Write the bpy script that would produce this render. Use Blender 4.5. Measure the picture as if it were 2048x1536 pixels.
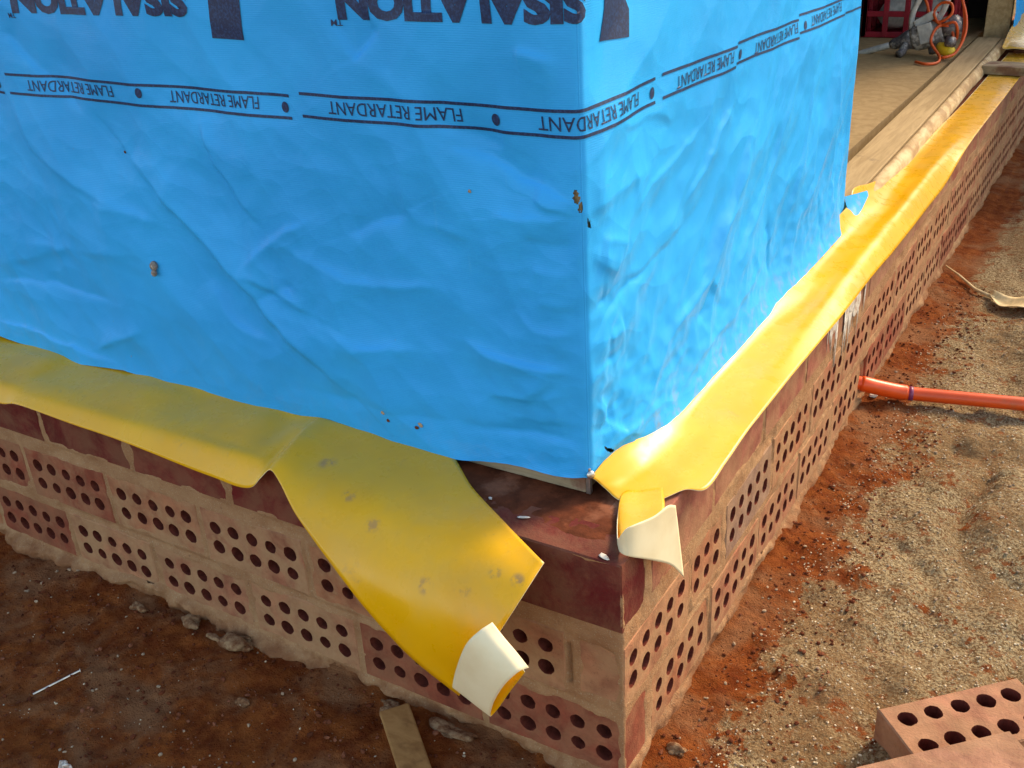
import bpy, bmesh, math, random
import numpy as np
from mathutils import Vector, Matrix

for o in list(bpy.data.objects):
    bpy.data.objects.remove(o, do_unlink=True)
SC = bpy.context.scene
COL = SC.collection
R = math.radians

# ------------------------------------------------------------------ camera
cam_d = bpy.data.cameras.new('camera')
cam = bpy.data.objects.new('camera', cam_d)
COL.objects.link(cam)
YAW, PITCH, ROLL = 0.5676, 0.4614, -0.0631
fw = Vector((-math.sin(YAW) * math.cos(PITCH), math.cos(YAW) * math.cos(PITCH), -math.sin(PITCH)))
rt = Vector((math.cos(YAW), math.sin(YAW), 0))
up = rt.cross(fw)
rt2 = rt * math.cos(ROLL) + up * math.sin(ROLL)
up2 = -rt * math.sin(ROLL) + up * math.cos(ROLL)
M = Matrix((rt2, up2, -fw)).transposed().to_4x4()
M.translation = Vector((0.4725, -0.9738, 1.2042))
cam.matrix_world = M
cam_d.sensor_width = 36.0
cam_d.lens = 36.0 * 2063.95 / 2048.0
cam_d.clip_start = 0.02
cam_d.clip_end = 1000
SC.camera = cam

# ------------------------------------------------------------------ sky and sun
SUN_AZ, SUN_EL = 68.0, 37.0           # azimuth measured from +X towards +Y
ld = Vector((math.cos(R(SUN_EL)) * math.cos(R(SUN_AZ)), math.cos(R(SUN_EL)) * math.sin(R(SUN_AZ)), math.sin(R(SUN_EL))))
world = bpy.data.worlds.new('World')
SC.world = world
world.use_nodes = True
wn = world.node_tree
sky = wn.nodes.new('ShaderNodeTexSky')
sky.sky_type = 'NISHITA'
sky.sun_disc = False
sky.sun_elevation = R(SUN_EL)
sky.sun_rotation = R(90 - SUN_AZ)
sky.air_density = 1.0
sky.dust_density = 1.5
sky.ozone_density = 0.2
bg = wn.nodes['Background']
bg.inputs['Strength'].default_value = 0.15
wn.links.new(sky.outputs[0], bg.inputs['Color'])
sun_d = bpy.data.lights.new('sun', 'SUN')
sun_d.energy = 1.35
sun_d.angle = R(13.0)
sun_d.color = (1.0, 0.88, 0.70)
sun = bpy.data.objects.new('sun', sun_d)
COL.objects.link(sun)
sun.rotation_euler = ld.to_track_quat('Z', 'Y').to_euler()
sun.location = (4, 5, 5)
SC.view_settings.view_transform = 'Standard'
SC.view_settings.look = 'None'
SC.view_settings.exposure = 1.50
SC.view_settings.gamma = 1.0
SC.view_settings.use_white_balance = True
SC.view_settings.white_balance_temperature = 8200
SC.view_settings.white_balance_tint = 10
SC.view_settings.use_curve_mapping = False

# ------------------------------------------------------------------ helpers
rnd = random.Random(7)


def hash2(ix, iy, seed):
    n = (ix.astype(np.int64) * 374761393 + iy.astype(np.int64) * 668265263 + seed * 974634777) & 0x7fffffff
    n = ((n ^ (n >> 13)) * 1274126177) & 0x7fffffff
    n = (n ^ (n >> 16)) & 0xffff
    return n / 65535.0


def vnoise(x, y, seed=0):
    x = np.asarray(x, float)
    y = np.asarray(y, float)
    ix = np.floor(x)
    iy = np.floor(y)
    fx = x - ix
    fy = y - iy
    fx = fx * fx * fx * (fx * (fx * 6 - 15) + 10)
    fy = fy * fy * fy * (fy * (fy * 6 - 15) + 10)
    a = hash2(ix, iy, seed)
    b = hash2(ix + 1, iy, seed)
    c = hash2(ix, iy + 1, seed)
    d = hash2(ix + 1, iy + 1, seed)
    return (a * (1 - fx) + b * fx) * (1 - fy) + (c * (1 - fx) + d * fx) * fy


def fbm(x, y, seed=0, octv=4, gain=0.5):
    s = 0
    a = 1.0
    t = 0
    for k in range(octv):
        s = s + a * (vnoise(x * 2 ** k + 17.3 * k, y * 2 ** k - 9.1 * k, seed + k) * 2 - 1)
        t += a
        a *= gain
    return s / t


def sstep(a, b, x):
    t = np.clip((np.asarray(x, float) - a) / (b - a), 0, 1)
    return t * t * (3 - 2 * t)


def tag(o, label=None, cat=None, group=None, kind=None):
    if label: o['label'] = label
    if cat: o['category'] = cat
    if group: o['group'] = group
    if kind: o['kind'] = kind
    return o


def empty(name, loc=(0, 0, 0), rz=0.0):
    o = bpy.data.objects.new(name, None)
    o.empty_display_size = 0.05
    COL.objects.link(o)
    o.location = loc
    o.rotation_euler = (0, 0, rz)
    return o


def link(name, me, mats=None, parent=None, smooth=False):
    o = bpy.data.objects.new(name, me)
    COL.objects.link(o)
    if mats is not None:
        for m in (mats if isinstance(mats, (list, tuple)) else [mats]):
            me.materials.append(m)
    if smooth:
        me.polygons.foreach_set('use_smooth', [True] * len(me.polygons))
    if parent is not None:
        o.parent = parent
    return o


def pymesh(name, V, F):
    me = bpy.data.meshes.new(name)
    me.from_pydata([tuple(v) for v in V], [], F)
    me.update()
    return me


def grid_faces(n, m, flip=False, keep=None):
    i, j = np.meshgrid(np.arange(n - 1), np.arange(m - 1), indexing='ij')
    a = (i * m + j).ravel()
    q = np.stack([a, a + m, a + m + 1, a + 1], 1)
    if flip: q = q[:, ::-1]
    if keep is not None: q = q[keep.ravel()]
    return q


def fast_mesh(name, V, Q):
    me = bpy.data.meshes.new(name)
    V = np.ascontiguousarray(V, dtype=np.float32).reshape(-1, 3)
    Q = np.ascontiguousarray(Q, dtype=np.int32)
    used = np.unique(Q)
    if len(used) < len(V):
        mp = np.full(len(V), -1, np.int32)
        mp[used] = np.arange(len(used))
        V = V[used]
        Q = mp[Q]
    me.vertices.add(len(V))
    me.vertices.foreach_set('co', V.ravel())
    me.loops.add(Q.size)
    me.loops.foreach_set('vertex_index', Q.ravel())
    me.polygons.add(len(Q))
    me.polygons.foreach_set('loop_start', np.arange(len(Q), dtype=np.int32) * 4)
    me.update(calc_edges=True)
    me.validate()
    return me


def catmull(P, sub):
    """P: (n, ...) control values -> interpolated along axis 0."""
    P = np.asarray(P, float)
    n = len(P)
    out = []
    for i in range(n - 1):
        p0 = P[i - 1] if i > 0 else 2 * P[0] - P[1]
        p1 = P[i]
        p2 = P[i + 1]
        p3 = P[i + 2] if i + 2 < n else 2 * P[-1] - P[-2]
        for k in range(sub):
            t = k / sub
            out.append(0.5 * ((2 * p1) + (-p0 + p2) * t + (2 * p0 - 5 * p1 + 4 * p2 - p3) * t * t + (-p0 + 3 * p1 - 3 * p2 + p3) * t ** 3))
    out.append(P[-1])
    return np.array(out)


def surf(ctrl, su, sv):
    g = catmull(np.asarray(ctrl, float), su)
    g = catmull(np.swapaxes(g, 0, 1), sv)
    return np.swapaxes(g, 0, 1)


class MB:
    """Collects shapes for ONE mesh."""

    def __init__(s):
        s.bm = bmesh.new()

    def box(s, c, d, rz=0.0, bevel=0.0, rot=None, jit=0.0):
        m = Matrix.Translation(Vector(c)) @ (rot.to_4x4() if rot is not None else Matrix.Rotation(rz, 4, 'Z')) @ Matrix.Diagonal((d[0], d[1], d[2], 1))
        r = bmesh.ops.create_cube(s.bm, size=1.0, matrix=m)
        vs = r['verts']
        for v in vs:
            v.co += Vector((rnd.uniform(-jit, jit), rnd.uniform(-jit, jit), rnd.uniform(-jit, jit)))
        if bevel:
            es = list({e for v in vs for e in v.link_edges})
            bmesh.ops.bevel(s.bm, geom=es, offset=bevel, segments=2, affect='EDGES', profile=0.6)
        return s

    def tube(s, pts, rad, seg=10, cap=True, squash=1.0):
        pts = [Vector(p) for p in pts]
        n = len(pts)
        if not isinstance(rad, (list, tuple)): rad = [rad] * n
        rings = []
        prev = None
        for i, p in enumerate(pts):
            t = (pts[min(i + 1, n - 1)] - pts[max(i - 1, 0)]).normalized()
            if prev is None:
                a = Vector((0, 0, 1)) if abs(t.z) < 0.9 else Vector((1, 0, 0))
                x = t.cross(a).normalized()
            else:
                x = (prev - t * prev.dot(t)).normalized()
            prev = x
            y = t.cross(x)
            rings.append([s.bm.verts.new(p + (x * math.cos(2 * math.pi * k / seg) + y * math.sin(2 * math.pi * k / seg) * squash) * rad[i]) for k in range(seg)])
        for i in range(n - 1):
            for k in range(seg):
                s.bm.faces.new((rings[i][k], rings[i][(k + 1) % seg], rings[i + 1][(k + 1) % seg], rings[i + 1][k]))
        if cap:
            s.bm.faces.new(list(reversed(rings[0])))
            s.bm.faces.new(rings[-1])
        return s

    def blob(s, c, r, sub=2, amp=0.25, seed=0, flat=1.0):
        rr = bmesh.ops.create_icosphere(s.bm, subdivisions=sub, radius=1.0)
        g = random.Random(seed)
        ph = [(Vector((g.uniform(-1, 1), g.uniform(-1, 1), g.uniform(-1, 1))).normalized(), g.uniform(1.5, 4), g.uniform(0, 6)) for _ in range(6)]
        for v in rr['verts']:
            d = v.co.normalized()
            k = 1 + amp * sum(math.sin(a.dot(d) * f + q) for a, f, q in ph) / 3
            v.co = Vector(c) + Vector((d.x * r[0] * k, d.y * r[1] * k, d.z * r[2] * k * flat))
        return s

    def build(s, name, mat, parent=None, smooth=False):
        bmesh.ops.recalc_face_normals(s.bm, faces=s.bm.faces)
        me = bpy.data.meshes.new(name)
        s.bm.to_mesh(me)
        s.bm.free()
        return link(name, me, mat, parent, smooth)


# ------------------------------------------------------------------ materials
class NT:
    def __init__(s, name):
        s.m = bpy.data.materials.new(name)
        s.m.use_nodes = True
        s.t = s.m.node_tree
        s.b = s.t.nodes['Principled BSDF']
        s.pos = s.new('ShaderNodeNewGeometry').outputs['Position']

    def new(s, typ, **kw):
        n = s.t.nodes.new(typ)
        for k, v in kw.items(): setattr(n, k, v)
        return n

    def put(s, sock, val):
        if isinstance(val, bpy.types.NodeSocket): s.t.links.new(val, sock)
        elif isinstance(val, (tuple, list)) and len(val) == 3 and sock.type == 'RGBA': sock.default_value = (*val, 1)
        else: sock.default_value = val

    def noise(s, scale, detail=4, rough=0.55, dist=0.0, vec=None, sc3=None, off=(0, 0, 0)):
        mp = s.new('ShaderNodeMapping')
        s.put(mp.inputs['Vector'], vec if vec is not None else s.pos)
        mp.inputs['Location'].default_value = off
        if sc3: mp.inputs['Scale'].default_value = sc3
        n = s.new('ShaderNodeTexNoise')
        s.put(n.inputs['Vector'], mp.outputs[0])
        n.inputs['Scale'].default_value = scale
        n.inputs['Detail'].default_value = detail
        n.inputs['Roughness'].default_value = rough
        n.inputs['Distortion'].default_value = dist
        return n.outputs['Fac']

    def ramp(s, fac, lo, hi, a=0.0, b=1.0):
        n = s.new('ShaderNodeMapRange')
        n.interpolation_type = 'SMOOTHSTEP'
        s.put(n.inputs['Value'], fac)
        n.inputs['From Min'].default_value = lo
        n.inputs['From Max'].default_value = hi
        n.inputs['To Min'].default_value = a
        n.inputs['To Max'].default_value = b
        return n.outputs[0]

    def math(s, op, a, b=0.0):
        n = s.new('ShaderNodeMath', operation=op)
        s.put(n.inputs[0], a)
        s.put(n.inputs[1], b)
        return n.outputs[0]

    def mix(s, fac, a, b, mode='MIX'):
        n = s.new('ShaderNodeMix', data_type='RGBA', blend_type=mode)
        s.put(n.inputs[0], fac)
        s.put(n.inputs[6], a)
        s.put(n.inputs[7], b)
        return n.outputs[2]

    def sep(s):
        n = s.new('ShaderNodeSeparateXYZ')
        s.put(n.inputs[0], s.pos)
        return n.outputs

    def bump(s, h, strength=0.4, dist=0.002, normal=None):
        n = s.new('ShaderNodeBump')
        n.inputs['Strength'].default_value = strength
        n.inputs['Distance'].default_value = dist
        s.put(n.inputs['Height'], h)
        if normal is not None: s.put(n.inputs['Normal'], normal)
        return n.outputs[0]

    def done(s, color, rough=0.8, normal=None, spec=0.5, metal=0.0):
        s.put(s.b.inputs['Base Color'], color)
        s.put(s.b.inputs['Roughness'], rough)
        s.put(s.b.inputs['Specular IOR Level'], spec)
        s.put(s.b.inputs['Metallic'], metal)
        if normal is not None: s.put(s.b.inputs['Normal'], normal)
        return s.m


def make_rubble():
    n = NT('crumbly_mortar')
    c = n.mix(n.ramp(n.noise(70, 5, 0.65), 0.35, 0.65), (0.17, 0.065, 0.028), (0.36, 0.225, 0.125))
    h = n.noise(180, 5, 0.7)
    return n.done(c, 0.95, n.bump(h, 1.0, 0.004), 0.2)


def simple(name, col, rough=0.6, var=0.25, scale=30, bump=0.0, metal=0.0, spec=0.5, dirt=None, dirt_lo=0.55):
    n = NT(name)
    f = n.noise(scale, 5, 0.6)
    c = n.mix(n.ramp(f, 0.3, 0.7), tuple(x * (1 - var) for x in col), tuple(min(1, x * (1 + var)) for x in col))
    if dirt: c = n.mix(n.ramp(n.noise(scale * 0.35, 5, 0.6, off=(3, 1, 2)), dirt_lo, dirt_lo + 0.12), c, dirt)
    nm = n.bump(n.noise(scale * 6, 3), bump, 0.002) if bump else None
    return n.done(c, rough, nm, spec, metal)


MORTAR_C = (0.40, 0.225, 0.115)


def make_brick_mat():
    n = NT('fired_clay_brick')
    oi = n.new('ShaderNodeObjectInfo')
    base = oi.outputs['Color']
    amt = oi.outputs['Alpha']
    c = n.mix(n.ramp(n.noise(22, 5, 0.6), 0.3, 0.72), n.mix(0.55, base, (0.10, 0.03, 0.02), 'MIX'), base)
    c = n.mix(n.ramp(n.noise(260, 2, 0.6), 0.60, 0.75, 0, 0.5), c, (0.07, 0.025, 0.02))
    sm = n.ramp(n.noise(11, 7, 0.68, 0.4, off=(2, 5, 1)), 0.36, 0.60)
    sm = n.math('MULTIPLY', sm, amt)
    c = n.mix(sm, c, n.mix(n.noise(90, 3), (0.33, 0.17, 0.085), (0.45, 0.28, 0.155)))
    wh = n.ramp(n.noise(34, 5, 0.7, off=(9, 2, 4)), 0.70, 0.76, 0, 0.55)
    c = n.mix(n.math('MULTIPLY', wh, n.ramp(n.noise(5, 2, off=(1, 7, 3)), 0.5, 0.6)), c, (0.62, 0.52, 0.44))
    h = n.math('ADD', n.noise(300, 3, 0.6), n.math('MULTIPLY', n.noise(45, 4), 1.6))
    return n.done(c, 0.9, n.bump(h, 0.5, 0.0022), 0.10)


def make_mortar_mat():
    n = NT('lime_mortar')
    c = n.mix(n.ramp(n.noise(16, 6, 0.65), 0.3, 0.7), (0.30, 0.145, 0.07), MORTAR_C)
    c = n.mix(n.ramp(n.noise(420, 2), 0.58, 0.72, 0, 0.6), c, (0.46, 0.36, 0.24))
    c = n.mix(n.ramp(n.noise(60, 5, 0.7, off=(4, 4, 4)), 0.62, 0.72, 0, 0.6), c, (0.14, 0.055, 0.03))
    x, y, z = n.sep()
    mud = n.math('MULTIPLY', n.ramp(n.math('ADD', z, n.math('MULTIPLY', n.noise(30, 5, 0.65, off=(1, 8, 0)), 0.10)), 0.085, 0.045), 0.75)
    c = n.mix(mud, c, (0.19, 0.065, 0.026))
    h = n.math('ADD', n.noise(420, 3, 0.6), n.math('MULTIPLY', n.noise(60, 4), 2.0))
    return n.done(c, 0.92, n.bump(h, 0.6, 0.003), 0.2)


def make_ground_mat():
    n = NT('sandy_red_soil')
    x, y, z = n.sep()
    red = n.mix(n.ramp(n.noise(26, 6, 0.65), 0.3, 0.7), (0.21, 0.040, 0.009), (0.40, 0.110, 0.027))
    red = n.mix(n.ramp(n.noise(7, 5, 0.6, 0.5, off=(5, 1, 0)), 0.44, 0.64, 0, 0.75), red, (0.40, 0.185, 0.088))
    sand = n.mix(n.ramp(n.noise(190, 3, 0.7), 0.36, 0.64), (0.20, 0.105, 0.044), (0.66, 0.50, 0.29))
    sand = n.mix(n.ramp(n.noise(420, 2, 0.7, off=(8, 3, 2)), 0.62, 0.72, 0, 0.8), sand, (0.62, 0.50, 0.31))
    sand = n.mix(n.ramp(n.noise(4.2, 5, 0.65, 0.5, off=(6, 2, 1)), 0.40, 0.66, 0, 0.75), sand, n.mix(n.noise(150, 3, 0.7), (0.20, 0.085, 0.030), (0.48, 0.29, 0.14)))
    # sand was tipped in the yard east of the wall, the strip along the bricks is bare soil
    far = n.ramp(x, 0.02, 0.22)
    far2 = n.ramp(n.math('SUBTRACT', x, n.math('MULTIPLY', y, 0.02)), -0.02, 0.10)
    m = n.math('ADD', n.math('MULTIPLY', n.noise(5.5, 6, 0.62, 0.6, off=(1, 0, 0)), 1.0), n.math('MULTIPLY', far, 0.31))
    m = n.math('MULTIPLY', n.ramp(m, 0.54, 0.78), far2)
    m = n.math('SUBTRACT', m, n.math('MULTIPLY', n.ramp(n.noise(38, 5, 0.7, off=(4, 4, 1)), 0.50, 0.64), 0.75))
    m = n.ramp(m, 0.05, 0.75)
    c = n.mix(m, red, sand)
    peb = n.ramp(n.noise(150, 2, 0.6, off=(2, 9, 2)), 0.68, 0.74, 0, 0.55)
    c = n.mix(peb, c, (0.42, 0.30, 0.20))
    h = n.math('ADD', n.math('MULTIPLY', n.noise(380, 3, 0.7), 1.0), n.math('MULTIPLY', n.noise(70, 6, 0.72), 3.4))
    return n.done(c, 0.95, n.bump(h, 1.0, 0.0075), 0.10)


def make_wrap_mat():
    n = NT('blue_foil_wrap')
    x, y, z = n.sep()
    c = n.mix(n.ramp(n.noise(4, 4), 0.3, 0.7), (0.0005, 0.345, 0.80), (0.001, 0.405, 0.90))
    # scuffs and mud low down
    low = n.math('MULTIPLY', n.ramp(z, 0.50, 0.42), n.ramp(y, 0.135, 0.22, 0.12, 1.0))
    d = n.math('MULTIPLY', n.ramp(n.noise(26, 6, 0.7, 0.4, off=(3, 3, 1)), 0.48, 0.66), low)
    c = n.mix(n.math('MULTIPLY', d, 0.42), c, (0.36, 0.27, 0.17))
    sp = n.ramp(n.noise(55, 3, 0.6, off=(7, 2, 9)), 0.76, 0.79)
    c = n.mix(n.math('MULTIPLY', sp, 0.5), c, (0.30, 0.27, 0.24))
    # streaky scratches
    st = n.ramp(n.noise(9, 4, 0.6, 0.2, sc3=(9, 9, 0.8), off=(0, 3, 0)), 0.64, 0.82, 0, 0.14)
    c = n.mix(st, c, (0.12, 0.52, 0.85))
    # woven reinforcement: fine horizontal ribs
    w = n.new('ShaderNodeTexWave', wave_type='BANDS', bands_direction='Z')
    n.put(w.inputs['Vector'], n.pos)
    w.inputs['Scale'].default_value = 110
    w.inputs['Distortion'].default_value = 1.2
    w.inputs['Detail'].default_value = 2
    def crumple(scale, sc3, off):
        mp = n.new('ShaderNodeMapping')
        ad = n.new('ShaderNodeVectorMath', operation='ADD')
        nz = n.new('ShaderNodeTexNoise')
        nz.inputs['Scale'].default_value = 9
        n.put(nz.inputs['Vector'], n.pos)
        sc_ = n.new('ShaderNodeVectorMath', operation='SCALE')
        n.put(sc_.inputs[0], nz.outputs['Color'])
        sc_.inputs['Scale'].default_value = 0.06
        n.put(ad.inputs[0], n.pos)
        n.put(ad.inputs[1], sc_.outputs[0])
        n.put(mp.inputs['Vector'], ad.outputs[0])
        mp.inputs['Scale'].default_value = sc3
        mp.inputs['Rotation'].default_value = (0.6, 0.5, 0.2)
        mp.inputs['Location'].default_value = off
        v = n.new('ShaderNodeTexVoronoi', feature='F1')
        v.inputs['Scale'].default_value = scale
        n.put(v.inputs['Vector'], mp.outputs[0])
        return v.outputs['Distance']
    cr = n.math('ADD', n.math('MULTIPLY', crumple(11, (1, 1, 1.6), (0, 0, 0)), 7.0), n.math('MULTIPLY', crumple(26, (1.4, 1.4, 0.8), (3, 1, 2)), 1.3))
    msk = n.ramp(n.noise(3.5, 3, 0.6, off=(2, 2, 6)), 0.38, 0.62, 0.25, 1.0)
    msk = n.math('MULTIPLY', msk, n.ramp(z, 1.02, 0.80, 0.35, 1.0))
    h = n.math('ADD', n.math('MULTIPLY', w.outputs['Fac'], 0.12), n.math('MULTIPLY', n.noise(70, 4, 0.6), 0.5))
    h = n.math('ADD', h, n.math('MULTIPLY', cr, msk))
    return n.done(c, n.ramp(n.noise(40, 3), 0.3, 0.7, 0.36, 0.50), n.bump(h, 0.34, 0.0024), 0.13)


def make_print_mat():
    n = NT('navy_print_ink')
    c = n.mix(n.ramp(n.noise(260, 3, 0.7), 0.42, 0.7), (0.003, 0.018, 0.070), (0.008, 0.055, 0.17))
    return n.done(c, 0.5, None, 0.4)


def make_tape_mat():
    n = NT('yellow_flashing_face')
    c = n.mix(n.ramp(n.noise(6, 4), 0.3, 0.7), (0.74, 0.362, 0.008), (0.82, 0.420, 0.012))
    c = n.mix(n.ramp(n.noise(9, 5, 0.65, off=(7, 1, 1)), 0.45, 0.75, 0, 0.40), c, (0.60, 0.36, 0.07))
    x, y, z = n.sep()
    c = n.mix(n.math('MULTIPLY', n.ramp(y, 1.6, 3.0, 0, 0.32), n.ramp(n.noise(16, 5, 0.65, off=(2, 2, 2)), 0.25, 0.6)), c, (0.46, 0.32, 0.13))
    s = n.ramp(n.noise(22, 5, 0.65, 0.3, off=(2, 4, 6)), 0.62, 0.74, 0, 0.40)
    c = n.mix(s, c, (0.36, 0.20, 0.08))
    s2 = n.ramp(n.noise(48, 4, 0.7, off=(5, 5, 1), sc3=(1, 1, 2)), 0.70, 0.75, 0, 0.5)
    c = n.mix(s2, c, (0.22, 0.12, 0.10))
    nz = n.noise(70, 4, 0.65, off=(3, 8, 1))
    for (p, r, k, col) in (((-0.1484, -0.07, 0.387), 0.012, 0.75, (0.12, 0.11, 0.10)), ((-0.1142, -0.0702, 0.3868), 0.013, 0.6, (0.16, 0.12, 0.10)), ((-0.2411, -0.1023, 0.3553), 0.016, 0.6, (0.33, 0.17, 0.08)),
                           ((-0.3566, -0.0607, 0.3928), 0.016, 0.6, (0.33, 0.17, 0.10)), ((-0.4216, -0.0278, 0.4053), 0.018, 0.6, (0.33, 0.17, 0.10)), ((-0.5089, 0.0262, 0.4085), 0.02, 0.6, (0.33, 0.17, 0.10)), ((-0.181, -0.0949, 0.3646), 0.012, 0.6, (0.35, 0.18, 0.07))):
        d = n.new('ShaderNodeVectorMath', operation='DISTANCE')
        n.put(d.inputs[0], n.pos)
        d.inputs[1].default_value = p
        q = n.math('MULTIPLY', n.math('MULTIPLY', n.ramp(d.outputs['Value'], r, r * 0.35), n.ramp(nz, 0.42, 0.58)), k)
        c = n.mix(q, c, col)
    return n.done(c, n.ramp(n.noise(30, 4), 0.3, 0.7, 0.24, 0.36), n.bump(n.noise(45, 3), 0.06, 0.002), 0.42)


def make_tape_back():
    n = NT('cream_backing_paper')
    c = n.mix(n.ramp(n.noise(14, 4), 0.3, 0.7), (0.74, 0.63, 0.40), (0.82, 0.73, 0.50))
    s = n.ramp(n.noise(28, 5, 0.65, off=(1, 1, 3)), 0.62, 0.75, 0, 0.5)
    c = n.mix(s, c, (0.55, 0.38, 0.20))
    return n.done(c, 0.5, n.bump(n.noise(120, 3), 0.08, 0.001), 0.4)


def make_wood(name, a, b, axis=(1, 1, 1), dirt=(0.16, 0.10, 0.06), dlo=0.6):
    n = NT(name)
    g = n.noise(34, 6, 0.65, 0.6, sc3=axis)
    c = n.mix(n.ramp(g, 0.32, 0.68), a, b)
    c = n.mix(n.ramp(n.noise(9, 5, 0.65, off=(4, 2, 2)), dlo, dlo + 0.14, 0, 0.75), c, dirt)
    sp = n.ramp(n.noise(95, 3, 0.6, off=(6, 1, 2)), 0.76, 0.80, 0, 0.6)
    c = n.mix(sp, c, (0.12, 0.07, 0.04))
    return n.done(c, 0.8, n.bump(g, 0.35, 0.002), 0.3)


MAT = dict(
    brick=make_brick_mat(), mortar=make_mortar_mat(), ground=make_ground_mat(), wrap=make_wrap_mat(),
    ink=make_print_mat(), tape=make_tape_mat(), back=make_tape_back(),
    wood=make_wood('pine_timber', (0.36, 0.235, 0.11), (0.52, 0.36, 0.19), (1.5, 0.12, 1.5)),
    wood_x=make_wood('weathered_pine', (0.24, 0.17, 0.10), (0.40, 0.30, 0.19), (0.15, 1.5, 1.5), (0.16, 0.06, 0.035), 0.5),
    plate=make_wood('dusty_plate_timber', (0.27, 0.20, 0.12), (0.42, 0.32, 0.21), (0.15, 1.5, 1.5), (0.16, 0.045, 0.03), 0.50),
    stick=make_wood('muddy_timber', (0.29, 0.135, 0.042), (0.40, 0.205, 0.072), (0.6, 1.4, 1.5), (0.16, 0.065, 0.02), 0.52),
    floor=make_wood('chipboard_floor', (0.30, 0.19, 0.085), (0.40, 0.27, 0.13), (0.8, 0.8, 1), (0.25, 0.15, 0.07), 0.66),
    bark=make_wood('stripped_bark_edge', (0.44, 0.28, 0.13), (0.66, 0.50, 0.29), (1.2, 0.35, 1.2), (0.34, 0.20, 0.10), 0.46),
    dirt=simple('red_dirt', (0.12, 0.032, 0.014), 0.95, 0.35, 26, 0.7, spec=0.1, dirt=(0.24, 0.085, 0.045), dirt_lo=0.52),
    orange=simple('orange_conduit_plastic', (0.80, 0.085, 0.012), 0.38, 0.1, 12, dirt=(0.45, 0.12, 0.04), dirt_lo=0.62),
    cord=simple('orange_cord_rubber', (0.75, 0.10, 0.015), 0.5, 0.15, 20),
    white=simple('white_plastic', (0.75, 0.73, 0.68), 0.4, 0.1, 40),
    steel=simple('galvanised_steel', (0.62, 0.60, 0.56), 0.32, 0.2, 60, metal=0.9),
    darkmetal=simple('dull_metal', (0.16, 0.14, 0.14), 0.5, 0.4, 90, 0.2, metal=0.4, dirt=(0.50, 0.45, 0.40), dirt_lo=0.52),
    grey=simple('dusty_grey_casing', (0.26, 0.23, 0.21), 0.7, 0.4, 90, 0.2, dirt=(0.62, 0.56, 0.50), dirt_lo=0.48),
    pale=simple('pale_grey_plastic', (0.52, 0.50, 0.46), 0.5, 0.2, 40),
    red=simple('red_crate_plastic', (0.36, 0.010, 0.025), 0.5, 0.2, 20),
    yplug=simple('yellow_plug_plastic', (0.75, 0.50, 0.03), 0.45, 0.1, 20),
    dark=simple('painted_room_shade', (0.022, 0.014, 0.013), 0.9, 0.3, 3),  # near-black colour stands in for the shade inside the room
    paint=simple('dried_white_paint', (0.62, 0.56, 0.48), 0.7, 0.25, 160, dirt=(0.40, 0.25, 0.17), dirt_lo=0.52),
    stone=simple('pale_stone', (0.36, 0.25, 0.16), 0.9, 0.3, 60, 0.4),
    rubble=make_rubble(),
    core=simple('shaded_raw_core', (0.15, 0.035, 0.024), 0.95, 0.3, 60, 0.3, spec=0.05),  # unsmeared clay, with the shade of the deep holes put into its colour
    grain=simple('quartz_grain', (0.58, 0.47, 0.32), 0.7, 0.35, 200, spec=0.4),
    purple=simple('purple_primer', (0.20, 0.03, 0.10), 0.4, 0.2, 40),
    leaf=simple('dry_straw_leaf', (0.62, 0.47, 0.25), 0.7, 0.2, 60, 0.2),
    shell=simple('striped_snail_shell', (0.20, 0.16, 0.13), 0.45, 0.4, 260, 0.2, dirt=(0.45, 0.42, 0.38), dirt_lo=0.5),
)

# ================================================================== SETTING
def gz(x, y):
    x = np.asarray(x, float)
    y = np.asarray(y, float)
    d = np.hypot(x + 0.2, y - 0.8)
    a = 1 - sstep(3, 12, d)
    h = 0.010 * fbm(x * 4.5, y * 4.5, 3, 3) + 0.0095 * fbm(x * 17, y * 17, 11, 4) + 0.0034 * fbm(x * 70, y * 70, 21, 2)
    # tipped sand lies in low ridges away from the wall
    h = h + 0.030 * sstep(0.06, 0.30, x) * (np.abs(fbm(x * 5 + 3, y * 3.2, 31, 3)) * 2 - 0.3)
    # trodden hollow on the street side, small banks of spoil against the bricks
    h = h + 0.010 * np.exp(-(np.maximum(x, 0) / 0.05) ** 2) * (y > 0) - 0.012 * sstep(0.05, 0.4, -y)
    return h * a


def axis(lo, hi, step, far):
    c = list(np.arange(lo, hi + 1e-9, step))
    s = step
    v = hi
    while v < far:
        s *= 1.25
        v += s
        c.append(v)
    s = step
    v = lo
    pre = []
    while v > -far:
        s *= 1.25
        v -= s
        pre.append(v)
    return np.array(pre[::-1] + c)


gx = axis(-1.55, 0.75, 0.0065, 180)
gy = axis(-0.75, 2.3, 0.0065, 180)
GX, GY = np.meshgrid(gx, gy, indexing='ij')
G = np.stack([GX, GY, gz(GX, GY)], -1)
ground = link('ground', fast_mesh('ground', G, grid_faces(len(gx), len(gy))), MAT['ground'], smooth=True)
tag(ground, kind='structure')


def gzf(x, y): return float(gz(np.array([x]), np.array([y]))[0])


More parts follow.
